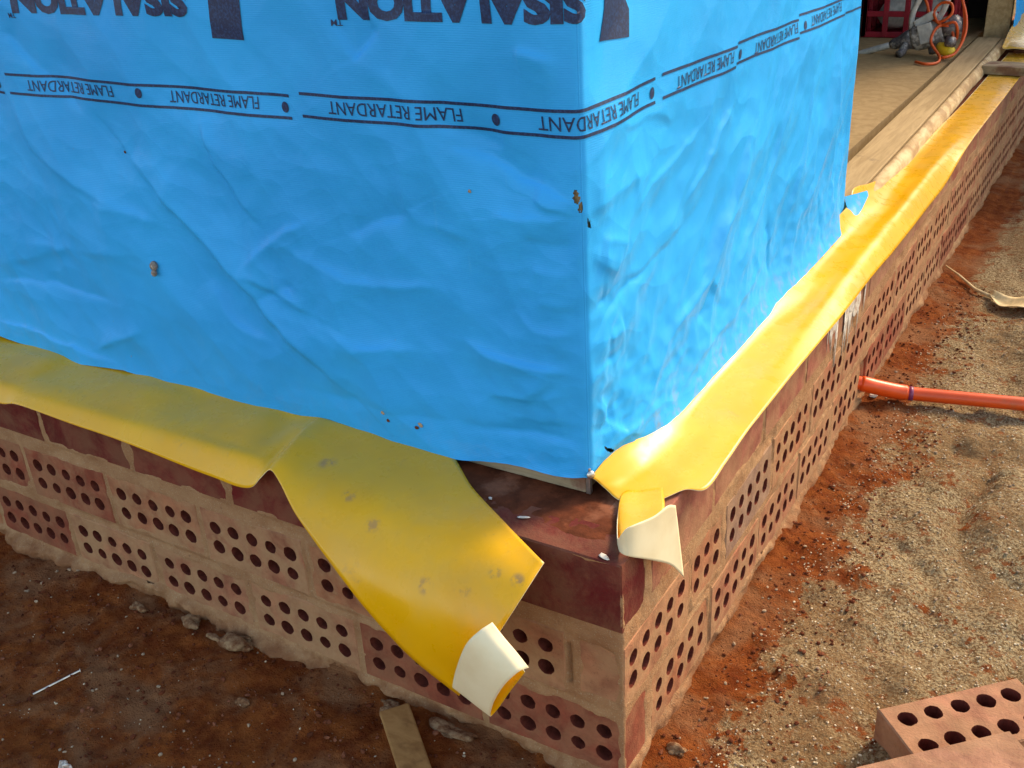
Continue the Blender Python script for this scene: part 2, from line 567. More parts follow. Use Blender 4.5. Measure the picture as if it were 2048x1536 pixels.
# loose crumbs and grit: one uncountable layer
def clods():
    bases = []
    for k in range(4):
        bm = bmesh.new()
        bmesh.ops.create_icosphere(bm, subdivisions=1, radius=1.0)
        g = random.Random(k)
        for v in bm.verts: v.co *= g.uniform(0.65, 1.2)
        bases.append((np.array([v.co[:] for v in bm.verts]), np.array([[v.index for v in f.verts] for f in bm.faces])))
        bm.free()
    g = random.Random(5)
    out = {}
    for key, cnt, box, rr in (('soil', 2600, (-1.35, 0.02, -0.75, -0.015), (0.0012, 0.0052)), ('soil', 1500, (0.012, 0.20, 0.0, 2.2), (0.0012, 0.0045)),
                              ('grain', 9000, (0.07, 0.75, 0.0, 2.0), (0.0007, 0.0024)), ('grit', 2200, (0.03, 0.75, 0.0, 2.2), (0.0010, 0.0036)), ('grit', 620, (-1.35, 0.0, -0.75, -0.015), (0.0008, 0.0042)), ('grain', 220, (-1.2, 0.0, -0.6, -0.02), (0.0006, 0.0022))):
        V, F = out.setdefault(key, ([], []))
        n0 = sum(len(a) for a in V)
        for i in range(cnt):
            x = g.uniform(box[0], box[1])
            y = g.uniform(box[2], box[3])
            r = rr[0] + (rr[1] - rr[0]) * g.random() ** 3
            b, f = bases[g.randrange(4)]
            an = g.uniform(0, 6.28)
            ca, sa = math.cos(an), math.sin(an)
            p = b * np.array([r * g.uniform(0.8, 1.5), r, r * 0.75])
            p = np.stack([p[:, 0] * ca - p[:, 1] * sa + x, p[:, 0] * sa + p[:, 1] * ca + y, p[:, 2] + gzf(x, y) + r * 0.3], 1)
            V.append(p)
            F.append(f + n0)
            n0 += len(p)
    for key, nm, mt in (('soil', 'soil_crumbs', MAT['dirt']), ('grit', 'coarse_grit', MAT['stone']), ('grain', 'quartz_grains', MAT['grain'])):
        V, F = out[key]
        me = pymesh(nm, np.concatenate(V), np.concatenate(F).tolist())
        o = link(nm, me, mt)
        tag(o, {'soil': 'red brown soil crumbs lying loose on the ground', 'grit': 'tan coarse sand grit scattered over the soil', 'grain': 'bright quartz grains glinting in the tipped sand'}[key], {'soil': 'soil', 'grit': 'grit', 'grain': 'sand'}[key], kind='stuff')


clods()

# ------------------------------------------------------------------ brick base wall
BT = 0.076
BH = 0.110
PC, PR = 0.0421, 0.0412


def holed_brick(L, cols, seed, holes=True, r0=0.0128, pr=PR, bt=BT, bh=BH):
    """Brick along +X, exposed face looks to -Y, z centred."""
    g = random.Random(seed)
    V = []
    F = []
    core = set()

    def v(x, y, z):
        V.append((x, y, z))
        return len(V) - 1
    e = 0.0022
    h = bh / 2
    if holes:
        cx = [L / 2 + (c - (cols - 1) / 2) * PC for c in range(cols)]
        xs = [cx[0] - PC / 2] + [c + PC / 2 for c in cx]
        zs = [-pr, 0, pr]
        n = 16
        for ci, c in enumerate(cx):
            for ri, zc in enumerate((-pr / 2, pr / 2)):
                x0, x1 = xs[ci], xs[ci + 1]
                z0, z1 = (-pr, 0) if ri == 0 else (0, pr)
                px = c + g.uniform(-.0012, .0012)
                pz = zc + g.uniform(-.0012, .0012)
                r = r0 * g.uniform(0.9, 1.1)
                outer = []
                inner = []
                deep = []
                for k in range(n):
                    a = 2 * math.pi * (k + 0.5) / n
                    ca, sa = math.cos(a), math.sin(a)
                    m = min(((x1 - x0) / 2) / abs(ca), ((z1 - z0) / 2) / abs(sa))
                    ox = (x0 + x1) / 2 + ca * m
                    oz = (z0 + z1) / 2 + sa * m
                    rr = r * (1 + g.uniform(-.05, .05))
                    outer.append(v(ox, 0, oz))
                    inner.append(v(px + ca * rr, 0.0004, pz + sa * rr))
                    deep.append(v(px + ca * rr * 0.96, 0.060, pz + sa * rr * 0.96))
                for k in range(n):
                    j = (k + 1) % n
                    F.append((outer[k], outer[j], inner[j], inner[k]))
                    F.append((inner[k], inner[j], deep[j], deep[k]))
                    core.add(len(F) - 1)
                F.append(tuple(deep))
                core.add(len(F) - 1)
                # corners of the cell
                for (qx, qz, ks) in ((x1, z1, (1, 2)), (x0, z1, (5, 6)), (x0, z0, (9, 10)), (x1, z0, (13, 14))):
                    cv = v(qx, 0, qz)
                    F.append((outer[ks[0]], cv, outer[ks[1]]))
        X0, X1, Z0, Z1 = xs[0], xs[-1], -pr, pr
    else:
        X0, X1, Z0, Z1 = L * 0.3, L * 0.7, -h * 0.4, h * 0.4
        q = [v(X0, 0, Z0), v(X1, 0, Z0), v(X1, 0, Z1), v(X0, 0, Z1)]
        F.append(tuple(q))
    A = [v(X0, 0, Z0), v(X1, 0, Z0), v(X1, 0, Z1), v(X0, 0, Z1)]
    ch = [g.uniform(0.6, 2.0) * e for _ in range(8)]
    B = [v(e, 0, -h + e), v(L - e, 0, -h + e), v(L - e, 0, h - e), v(e, 0, h - e)]
    Cc = [v(0, e, -h), v(L, e, -h), v(L, e, h), v(0, e, h)]
    D = [v(0, bt - e, -h), v(L, bt - e, -h), v(L, bt - e, h), v(0, bt - e, h)]
    E_ = [v(e, bt, -h + e), v(L - e, bt, -h + e), v(L - e, bt, h - e), v(e, bt, h - e)]
    for P, Q in ((A, B), (B, Cc), (Cc, D), (D, E_)):
        for k in range(4):
            F.append((P[k], P[(k + 1) % 4], Q[(k + 1) % 4], Q[k]))
    F.append(tuple(E_))
    bm = bmesh.new()
    bv = [bm.verts.new(p) for p in V]
    for fi, f in enumerate(F):
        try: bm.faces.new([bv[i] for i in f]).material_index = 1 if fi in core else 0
        except ValueError: pass
    bmesh.ops.remove_doubles(bm, verts=bm.verts, dist=1e-5)
    bmesh.ops.recalc_face_normals(bm, faces=bm.faces)
    me = bpy.data.meshes.new('brick')
    bm.to_mesh(me)
    bm.free()
    me.materials.append(MAT['brick'])
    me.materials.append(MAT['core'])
    return me


HOLED = [holed_brick(0.23, 5, k) for k in range(5)]
SOLID = [holed_brick(0.23, 5, 20 + k, holes=False) for k in range(2)]
CUT3 = holed_brick(0.130, 3, 9)
CUT4 = holed_brick(0.176, 4, 12)

wall = empty('brick_wall', (0, 0, 0))
tag(wall, 'low L-shaped base wall of red cored bricks under the blue wrap', 'wall')
RECTS = {'L': [], 'R': []}           # (s0, s1, z0, z1) of every brick face
PINK = [(0.44, 0.18, 0.095), (0.41, 0.16, 0.082), (0.47, 0.21, 0.115), (0.42, 0.165, 0.095)]
REDD = [(0.30, 0.075, 0.044), (0.27, 0.065, 0.038)]
MAR = [(0.150, 0.017, 0.017), (0.130, 0.014, 0.015), (0.170, 0.022, 0.020)]


def brick(side, s, zc, me, L, col, smear, proud=None, covers=True):
    o = bpy.data.objects.new('brick', me)
    COL.objects.link(o)
    o.parent = wall
    pr = rnd.uniform(-0.0005, 0.0018) if proud is None else proud
    tilt = rnd.uniform(-.006, .006) if zc < 0.3 else rnd.uniform(-.0012, .0012)
    if side == 'L':
        o.location = (-(s + L), -pr, zc)
        o.rotation_euler = (rnd.uniform(-.01, .01), tilt, rnd.uniform(-.004, .004))
    else:
        o.location = (pr, s, zc)
        o.rotation_euler = (rnd.uniform(-.01, .01), tilt, math.pi / 2 + rnd.uniform(-.004, .004))
    o.color = (*col, smear)
    RECTS[side].append((s, s + L, zc - BH / 2, zc + BH / 2))
    return o


ZT, Z2, Z3 = 0.344, 0.206, 0.080
NL, NR = 12, 20
for n in range(NL):
    brick('L', 0.0 + 0.24 * n, ZT, SOLID[n % 2], 0.23, rnd.choice(MAR), 0.22, covers=True)
    brick('L', 0.0882 + 0.24 * n, Z2, HOLED[rnd.randrange(5)], 0.23, REDD[0] if n in (4, 5) else rnd.choice(PINK), 0.85 if n not in (4, 5) else 0.45)
    brick('L', 0.0 + 0.24 * n, Z3, HOLED[rnd.randrange(5)], 0.23, rnd.choice(REDD) if n in (0, 1, 5) else rnd.choice(PINK), 0.30 if n in (0, 1, 5) else 0.8)
RECTS['L'].append((0, 0.076, Z2 - BH / 2, Z2 + BH / 2))
RECTS['R'].append((0, 0.076, ZT - BH / 2, ZT + BH / 2))
RECTS['R'].append((0, 0.076, Z3 - BH / 2, Z3 + BH / 2))
brick('R', 0.002, Z2, HOLED[1], 0.23, PINK[2], 0.7, 0.0012)
brick('R', 0.2445, Z2, CUT3, 0.130, PINK[0], 0.7)
for n in range(2, NR):
    s = 0.0116 + 0.24 * n - 0.0998 
    brick('R', s, Z2, HOLED[rnd.randrange(5)], 0.23, (0.34, 0.215, 0.155) if n == 2 else rnd.choice(PINK), 0.45 if n == 2 else 0.8)
for n in range(NR):
    s = 0.0937 + 0.24 * n
    brick('R', s, ZT, SOLID[n % 2], 0.23, rnd.choice([(0.36, 0.12, 0.085), (0.40, 0.17, 0.12), (0.33, 0.10, 0.07)]), 0.55)
    if n == 5:
        brick('R', s + 0.054, Z3, CUT4, 0.176, REDD[0], 0.4)
    else:
        brick('R', s, Z3, HOLED[rnd.randrange(5)], 0.23, REDD[0] if n in (6, 9, 10) else rnd.choice(PINK), 0.4 if n in (6, 9, 10) else 0.8)


def corner_path(s, d, z, ox=0.0, oy=0.0, r=0.006):
    """L-shaped plan: s<0 runs along -X (faces -Y), s>0 runs along +Y (faces +X)."""
    th = sstep(-r, r, s) * (math.pi / 2)
    nx = np.sin(th)
    ny = -np.cos(th)
    bx = np.where(s < 0, s, 0.0)
    by = np.where(s < 0, 0.0, s)
    return np.stack([ox + bx + nx * d, oy + by + ny * d, z + 0 * s], -1)


def build_mortar():
    sv = np.concatenate([np.arange(-2.95, -1.5, 0.02), np.arange(-1.5, 1.9, 0.0045), np.arange(1.9, 4.95, 0.014)])
    zv = np.arange(-0.03, 0.4001, 0.0045)
    S, Zz = np.meshgrid(sv, zv, indexing='ij')
    sd = np.full(S.shape, 9.0)
    for side, sg in (('L', -1), ('R', 1)):
        on = (S * sg >= -1e-9)
        A = np.abs(S)
        for (a, b, c, d) in RECTS[side]:
            dx = np.maximum(a - A, A - b)
            dz = np.maximum(c - Zz, Zz - d)
            q = np.where((dx > 0) & (dz > 0), np.hypot(dx, dz), np.maximum(dx, dz))
            sd = np.where(on, np.minimum(sd, q), sd)
    rag = fbm(S * 55, Zz * 55, 5, 3)
    d = 0.0005 + 0.0022 * fbm(S * 22, Zz * 30, 8, 4) + 0.0009 * rag
    d = d - 0.40 * np.maximum(0, -sd - 0.0035 - 0.0065 * fbm(S * 24, Zz * 24, 41, 3))
    d = d - 0.0035 * sstep(0.0, 0.004, sd) * sstep(0.1, 0.35, fbm(S * 7, Zz * 7, 61, 2))
    # open perpend near the arris
    d = np.where((S < -0.0785) & (S > -0.0850) & (Zz > 0.172) & (Zz < 0.242), -0.022, d)
    # pipe gap
    gap = (S > 1.285) & (S < 1.345) & (Zz > 0.028) & (Zz < 0.125)
    d = np.where(gap, -0.035, d)
    # footing fillet squeezed out at the base
    ft = 0.016 + 0.030 * vnoise(S * 7.0, S * 0 + 3, 76) + 0.010 * fbm(S * 30, Zz * 12, 78, 3)
    foot = sstep(ft, ft - 0.012, Zz)
    lump = np.maximum(0, 0.45 + 1.0 * fbm(S * 11, Zz * 26, 77, 4, 0.55) + 0.45 * fbm(S * 45, Zz * 70, 80, 3))
    d = d + foot * np.where(S < 0, 0.020, 0.011) * lump
    keep = (sd > -0.016)
    kf = keep[:-1, :-1] & keep[1:, 1:] & keep[:-1, 1:] & keep[1:, :-1]
    P = corner_path(S, d, Zz, r=0.004)
    me = fast_mesh('mortar_joints', P, grid_faces(len(sv), len(zv), keep=kf))
    o = link('mortar_joints', me, MAT['mortar'], wall, smooth=True)
    # bedding and dirt behind the outer skin, up to the timber frame
    xs = np.concatenate([np.arange(-2.95, -0.6, 0.05), np.arange(-0.6, -0.0075, 0.006)])
    ys = np.concatenate([np.arange(0.008, 0.35, 0.006), np.arange(0.35, 4.9, 0.05)])
    X, Y = np.meshgrid(xs, ys, indexing='ij')
    inn = (Y < 0.34) | (X > -0.36)
    h = 0.3985 + 0.0045 * fbm(X * 14, Y * 14, 15, 4) - 0.006 * sstep(0.045, 0.012, np.minimum(-X, Y)) + 0.002 * fbm(X * 70, Y * 70, 18, 2)
    h = h - 0.05 * ((X < -0.2) & (Y > 1.5))
    kf = inn[:-1, :-1] & inn[1:, 1:]
    o2 = link('dirt_bed', fast_mesh('dirt_bed', np.stack([X, Y, h], -1), grid_faces(len(xs), len(ys), keep=kf)), MAT['dirt'], wall, smooth=True)
    m = MB()
    m.box((-1.52, 0.20, 0.19), (2.86, 0.23, 0.39))
    m.box((-0.22, 2.5, 0.17), (0.27, 4.8, 0.34))
    m.build('core_fill', MAT['mortar'], wall)


build_mortar()

# white paint splashed over the lintel course of the sunny side
def paint():
    g = random.Random(3)
    me = MB()
    for k in range(26):
        s = g.gauss(1.13, 0.055) if k < 17 else g.gauss(0.985, 0.02)
        top = 0.352
        ln = g.uniform(0.02, 0.13) * (1 if k < 17 else 0.6)
        w = g.uniform(0.0025, 0.008)
        zb = top - ln
        me.tube([(0.0022, s, top), (0.0024, s + g.uniform(-.003, .003), (top + zb) / 2), (0.0024, s + g.uniform(-.004, .004), zb)], [w, w * 0.8, w * 0.3], 6, True)
        for v in list(me.bm.verts)[-18:]: v.co.x = 0.0018 + (v.co.x - 0.0022) * 0.12 + 0.0012
    for (c, r) in (((0.0030, 1.14, 0.335), (0.0014, 0.055, 0.022)), ((0.0030, 0.99, 0.338), (0.0014, 0.022, 0.016)), ((0.0030, 1.17, 0.318), (0.0013, 0.03, 0.02))):
        me.blob(c, r, 3, 0.35, seed=int(r[1] * 1000))
    me.build('paint_splash', MAT['paint'], wall, smooth=True)
    for (x, y, a, b, r) in ((-0.168, 0.040, .011, .0035, .35), (-0.030, 0.007, .010, .004, -.4), (-0.235, 0.060, .004, .002, 0)):
        o = MB().blob((0, 0, 0), (a, b, .0012), 2, 0.5, seed=int(a * 9000)).build('paint_splash', MAT['paint'], wall, True)
        o.location = (x, y, 0.4010)
        o.rotation_euler = (0, 0, r)


paint()

# ------------------------------------------------------------------ interior beyond the opening
def boxthing(name, c, d, mat, bevel=0.0, parent=None, rz=0.0, rot=None, jit=0.0, smooth=False):
    return MB().box(c, d, rz, bevel, rot, jit).build(name, mat, parent, smooth)


tag(boxthing('floor', (-2.0, 3.2, 0.399), (3.51, 4.4, 0.07), MAT['floor']), kind='structure')
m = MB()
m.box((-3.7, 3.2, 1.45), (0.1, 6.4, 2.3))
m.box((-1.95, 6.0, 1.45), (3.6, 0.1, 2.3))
m.box((-1.45, 4.74, 1.45), (2.48, 0.08, 2.3))  # partition added to keep the view behind the crate dark
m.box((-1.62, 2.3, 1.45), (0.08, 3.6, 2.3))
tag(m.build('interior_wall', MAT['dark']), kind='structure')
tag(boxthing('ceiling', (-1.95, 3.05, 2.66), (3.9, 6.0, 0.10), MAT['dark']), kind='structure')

# timber frame that carries the wrap
frame = empty('stud_wall', (-0.15, 0.17, 0.40))
tag(frame, 'pine stud wall standing on the brick base behind the blue wrap', 'stud wall')


def part(m, name, mat, root, smooth=False):
    o = m.build(name, mat, None, smooth)
    o.parent = root
    o.matrix_parent_inverse = root.matrix_world.inverted() if False else Matrix.LocRotScale(root.location, root.rotation_euler, None).inverted()
    return o


part(MB().box((-1.535, 0.179, 0.4195), (2.83, 0.090, 0.039), bevel=0.002), 'bottom_plate', MAT['plate'], frame)
part(MB().box((-0.157, 0.811, 0.4195), (0.088, 1.17, 0.039), bevel=0.002), 'bottom_plate', MAT['plate'], frame)
part(MB().box((-0.1155, 0.1360, 0.4215), (0.007, 0.007, 0.043), bevel=0.001), 'corner_tie', MAT['steel'], frame)
for (x, y) in ((-0.158, 0.179), (-0.158, 1.42), (-0.75, 0.179), (-1.35, 0.179), (-0.158, 0.80)):
    part(MB().box((x, y, 1.52), (0.085, 0.045 if y != 0.179 else 0.085, 2.16), bevel=0.002), 'stud', MAT['wood'], frame)
part(MB().box((-1.4, 0.18, 2.565), (3.0, 0.09, 0.09)), 'top_plate', MAT['wood'], frame)
part(MB().box((-0.16, 3.1, 2.565), (0.09, 5.7, 0.09)), 'top_plate', MAT['wood'], frame)
part(MB().box((-0.166, 4.125, 1.46), (0.100, 0.048, 2.12), bevel=0.003), 'jamb_stud', MAT['wood'], frame)

# sill board with a waney edge
def sill():
    root = empty('sill_board', (-0.16, 2.8, 0.40), R(0.6))
    tag(root, 'pale timber sill board with a stripped waney edge across the opening', 'board')
    m = MB().box((-0.011, -0.02, 0.0215), (0.094, 2.56, 0.041), bevel=0.0025)
    o = m.build('plank', MAT['wood'], root)
    ys = np.linspace(-1.29, 1.27, 150)
    prof = []
    for k, yy in enumerate(ys):
        w = 0.026 + 0.006 * float(fbm(np.array([yy * 4]), np.array([0.0]), 3, 3)[0])
        top = 0.040 + 0.002 * float(fbm(np.array([yy * 9]), np.array([2.0]), 4, 3)[0])
        prof.append([(0.0395, yy, top - 0.004), (0.0395 + 0.008, yy, top + 0.001), (0.0395 + w * 0.8, yy, top - 0.010), (0.0395 + w, yy, 0.022), (0.0395 + w + 0.003, yy, 0.004)])
    P = np.array(prof)
    P[:, 1:, 0] += 0.0007 * fbm(P[:, 1:, 1] * 30, P[:, 1:, 2] * 60, 9, 3)
    o = link('bark_edge', fast_mesh('bark_edge', P, grid_faces(len(ys), 5, flip=True)), MAT['bark'], root, smooth=True)


sill()

# unseen wing added farther along, wrap on brick, to keep sun off the doorway
wing = empty('shade_wing', (1.5, 5.5, 0))
tag(wing, 'unseen blue wrapped wing added past the doorway to cast shade', 'wall')
m = MB().box((0.05, 0.06, 1.37), (3.2, 0.10, 1.92), bevel=0.004)
m.build('wrap_cladding', MAT['wrap'], wing)
MB().box((0.05, 0.0, 0.2), (3.2, 0.22, 0.42), bevel=0.004).build('brick_base', MAT['brick'], wing)
for c in wing.children:
    c.color = (0.45, 0.22, 0.14, 0.7)
MB().box((0.05, 0.06, 2.36), (3.2, 0.12, 0.05), bevel=0.003).build('top_plate', MAT['wood'], wing)

# ================================================================== BLUE BUILDING WRAP
UE = 1.327                              # wrap turns into the opening here
CREASE_L = [[(-1.089, 1.014), (-0.996, 0.952), (-0.921, 0.883)], [(-1.095, 0.907), (-1.076, 0.822), (-0.966, 0.759), (-0.849, 0.729)], [(-0.825, 0.824), (-0.719, 0.727), (-0.617, 0.645), (-0.555, 0.578), (-0.427, 0.479)], [(-0.615, 0.651), (-0.466, 0.606)], [(-0.652, 0.892), (-0.627, 0.825), (-0.562, 0.744)], [(-0.601, 0.666), (-0.514, 0.726), (-0.459, 0.756)], [(-0.267, 0.882), (-0.277, 0.795), (-0.247, 0.773), (-0.166, 0.761)], [(-0.011, 0.833), (-0.061, 0.85), (-0.119, 0.868), (-0.194, 0.888)], [(-0.012, 0.816), (-0.069, 0.83)], [(-0.012, 0.807), (-0.078, 0.807), (-0.135, 0.798)], [(-0.01, 0.774), (-0.094, 0.777)], [(-0.015, 0.726), (-0.082, 0.73)], [(-0.013, 0.684), (-0.069, 0.69)], [(-0.014, 0.652), (-0.063, 0.647), (-0.101, 0.677)], [(-0.196, 0.608), (-0.122, 0.595), (-0.019, 0.592)], [(-0.16, 0.532), (-0.085, 0.537), (-0.043, 0.576)], [(-0.148, 0.464), (-0.063, 0.476), (-0.008, 0.47)], [(-0.128, 0.502), (-0.022, 0.501)], [(-0.535, 0.466), (-0.35, 0.46), (-0.191, 0.471), (-0.023, 0.482)], [(-1.3, 0.543), (-1.097, 0.558), (-0.946, 0.551)], [(-1.344, 0.445), (-1.1, 0.434), (-0.981, 0.406)], [(-1.167, 0.637), (-0.975, 0.624)], [(-1.288, 0.571), (-1.04, 0.634), (-0.835, 0.656)], [(-0.792, 0.718), (-0.935, 0.738)], [(-0.449, 0.588), (-0.394, 0.564), (-0.269, 0.579)], [(-0.498, 0.655), (-0.592, 0.607)], [(-0.7, 0.626), (-0.647, 0.563), (-0.565, 0.532)], [(-0.343, 0.996), (-0.289, 1.029)], [(-0.08, 1.005), (-0.026, 1.001)], [(-0.23, 0.918), (-0.117, 0.887)], [(-1.027, 0.437), (-0.896, 0.501)], [(-0.385, 0.742), (-0.27, 0.792)], [(-0.526, 0.717), (-0.396, 0.67), (-0.215, 0.682)]]
CREASE_R = [[(-0.002, 0.818), (0.083, 0.82), (0.185, 0.828)], [(-0.003, 0.63), (0.062, 0.663), (0.134, 0.68), (0.275, 0.687)], [(0.008, 0.753), (0.087, 0.712)], [(0.102, 0.692), (0.202, 0.687), (0.333, 0.708)], [(0.204, 0.526), (0.289, 0.559), (0.402, 0.586), (0.531, 0.684), (0.616, 0.792)], [(0.312, 0.73), (0.43, 0.793), (0.535, 0.858)], [(0.131, 0.467), (0.204, 0.518), (0.3, 0.537)], [(0.02, 0.553), (0.057, 0.503)], [(0.061, 0.611), (0.101, 0.625)], [(0.521, 0.543), (0.691, 0.639), (0.859, 0.832)], [(0.411, 0.456), (0.525, 0.504)], [(0.852, 0.563), (0.925, 0.675), (0.976, 0.811)], [(0.962, 0.509), (1.043, 0.749)], [(1.152, 0.486), (1.157, 0.674), (1.175, 0.867)], [(0.005, 0.552), (0.096, 0.442), (0.114, 0.483)], [(0.657, 0.495), (0.763, 0.55)], [(0.747, 0.463), (0.74, 0.596)], [(0.841, 0.451), (0.919, 0.554)], [(1.06, 0.4), (1.038, 0.563)], [(0.185, 0.484), (0.384, 0.521)], [(0.031, 0.443), (0.167, 0.458)], [(0.002, 0.491), (0.072, 0.479)], [(0.262, 0.448), (0.456, 0.475), (0.657, 0.495)], [(0.119, 0.744), (0.044, 0.775)], [(0.092, 0.906), (0.288, 0.878)], [(0.136, 0.782), (0.254, 0.807), (0.385, 0.842)], [(0.442, 0.641), (0.581, 0.679)], [(-0.004, 0.674), (0.055, 0.68)], [(0.007, 0.596), (0.083, 0.578)], [(0.362, 0.53), (0.425, 0.578)]]
FLAP = [
 [ (-0.5991, 0.1095, 0.4085),(-0.5939, 0.0835, 0.4085),(-0.5892, 0.0597, 0.4084),(-0.5842, 0.035, 0.4085),(-0.5794, 0.0109, 0.4085),(-0.5757, -0.0106, 0.408),(-0.5752, -0.0298, 0.4048) ],
 [ (-0.5451, 0.1128, 0.4084),(-0.5433, 0.0829, 0.4084),(-0.5416, 0.0555, 0.4084),(-0.5399, 0.0272, 0.4084),(-0.5382, -0.0003, 0.4085),(-0.5394, -0.023, 0.4063),(-0.5448, -0.0429, 0.4008) ],
 [ (-0.4665, 0.1159, 0.4084),(-0.4643, 0.0744, 0.4084),(-0.4623, 0.0368, 0.4084),(-0.4603, -0.0017, 0.4084),(-0.4636, -0.0334, 0.4039),(-0.4726, -0.0568, 0.3947),(-0.4861, -0.0774, 0.3815) ],
 [ (-0.3621, 0.1176, 0.4085),(-0.3604, 0.0635, 0.4084),(-0.3588, 0.0151, 0.4085),(-0.3609, -0.0296, 0.4049),(-0.3728, -0.0619, 0.392),(-0.3896, -0.0857, 0.3745),(-0.413, -0.1054, 0.3505) ],
 [ (-0.2678, 0.0635, 0.4085),(-0.2607, 0.0063, 0.4084),(-0.2597, -0.0377, 0.4026),(-0.268, -0.071, 0.3863),(-0.2825, -0.0962, 0.3633),(-0.3017, -0.1137, 0.3354),(-0.3301, -0.1243, 0.2966) ],
 [ (-0.1728, 0.0043, 0.4084),(-0.1714, -0.0414, 0.4014),(-0.1777, -0.0722, 0.3855),(-0.1897, -0.097, 0.3622),(-0.2069, -0.1151, 0.3322),(-0.2298, -0.1244, 0.2951),(-0.2633, -0.1249, 0.2436) ],
 [ (-0.0914, -0.0398, 0.4019),(-0.0955, -0.0715, 0.3859),(-0.1035, -0.0944, 0.3652),(-0.116, -0.1127, 0.3374),(-0.1338, -0.1236, 0.3015),(-0.1578, -0.125, 0.2566),(-0.1858, -0.1249, 0.2047) ],
]
CURL_L = [
 [ (-0.12, -0.126, 0.353),(-0.15, -0.127, 0.309),(-0.176, -0.13, 0.254),(-0.184, -0.138, 0.232),(-0.162, -0.156, 0.285),(-0.135, -0.166, 0.345),(-0.119, -0.158, 0.367),(-0.109, -0.142, 0.373) ],
 [ (-0.106, -0.126, 0.333),(-0.133, -0.127, 0.29),(-0.158, -0.13, 0.241),(-0.165, -0.138, 0.224),(-0.144, -0.156, 0.276),(-0.117, -0.166, 0.331),(-0.101, -0.158, 0.353),(-0.093, -0.142, 0.355) ],
 [ (-0.091, -0.126, 0.313),(-0.117, -0.127, 0.269),(-0.139, -0.13, 0.228),(-0.146, -0.138, 0.215),(-0.125, -0.156, 0.266),(-0.099, -0.166, 0.316),(-0.083, -0.158, 0.337),(-0.076, -0.142, 0.338) ],
 [ (-0.076, -0.126, 0.293),(-0.101, -0.127, 0.25),(-0.12, -0.13, 0.215),(-0.127, -0.138, 0.207),(-0.106, -0.156, 0.257),(-0.082, -0.166, 0.302),(-0.066, -0.158, 0.323),(-0.06, -0.142, 0.32) ],
]
CURL_R = [
 [ (-0.006, 0.152, 0.408),(0.006, 0.125, 0.407),(0.018, 0.098, 0.408),(0.029, 0.073, 0.407) ],
 [ (-0.032, 0.135, 0.407),(-0.019, 0.107, 0.407),(-0.007, 0.079, 0.407),(0.005, 0.053, 0.407) ],
 [ (-0.058, 0.119, 0.409),(-0.046, 0.094, 0.409),(-0.034, 0.069, 0.409),(-0.023, 0.046, 0.409) ],
 [ (-0.024, 0.04, 0.411),(-0.024, 0.04, 0.405),(-0.024, 0.041, 0.399),(-0.024, 0.041, 0.393) ],
 [ (0.0, 0.017, 0.447),(0.0, 0.017, 0.433),(0.0, 0.017, 0.419),(0.0, 0.016, 0.405) ],
 [ (0.014, 0.066, 0.439),(0.014, 0.065, 0.417),(0.014, 0.063, 0.395),(0.014, 0.061, 0.373) ],
 [ (0.019, 0.102, 0.436),(0.019, 0.107, 0.402),(0.019, 0.112, 0.365),(0.019, 0.117, 0.329) ],
 [ (0.021, 0.123, 0.425),(0.021, 0.135, 0.379),(0.021, 0.147, 0.33),(0.021, 0.159, 0.281) ],
]


def crease_field(U, Zz, lines, amps):
    H = np.zeros_like(U)
    for ln, (A, w1, w2, sg) in zip(lines, amps):
        pts = np.array(ln, float)
        seg = np.hypot(*(pts[1:] - pts[:-1]).T)
        tot = seg.sum()
        acc = 0
        bd = np.full(U.shape, 9.0)
        bs = np.zeros_like(U)
        bt = np.zeros_like(U)
        for i in range(len(pts) - 1):
            a, b = pts[i], pts[i + 1]
            d = (b - a) / seg[i]
            px = U - a[0]
            pz = Zz - a[1]
            t = np.clip(px * d[0] + pz * d[1], 0, seg[i])
            cx = px - t * d[0]
            cz = pz - t * d[1]
            dist = np.hypot(cx, cz)
            side = np.sign(d[0] * pz - d[1] * px)
            m = dist < bd
            bd = np.where(m, dist, bd)
            bs = np.where(m, side, bs)
            bt = np.where(m, (acc + t) / tot, bt)
            acc += seg[i]
        w = np.where(bs * sg > 0, w1, w2)
        taper = np.clip(np.minimum(bt, 1 - bt) * 5 + 0.15, 0, 1)
        H += A * taper * np.exp(-bd / w) * (1 - np.exp(-(bd + 0.0008) / 0.002) * 0.25)
    return H


def worley(x, y, seed):
    ix = np.floor(x)
    iy = np.floor(y)
    best = np.full(x.shape, 9.0)
    for dx in (-1, 0, 1):
        for dy in (-1, 0, 1):
            cx = ix + dx
            cy = iy + dy
            px = cx + hash2(cx, cy, seed)
            py = cy + hash2(cx, cy, seed + 7)
            best = np.minimum(best, np.hypot(x - px, y - py))
    return best


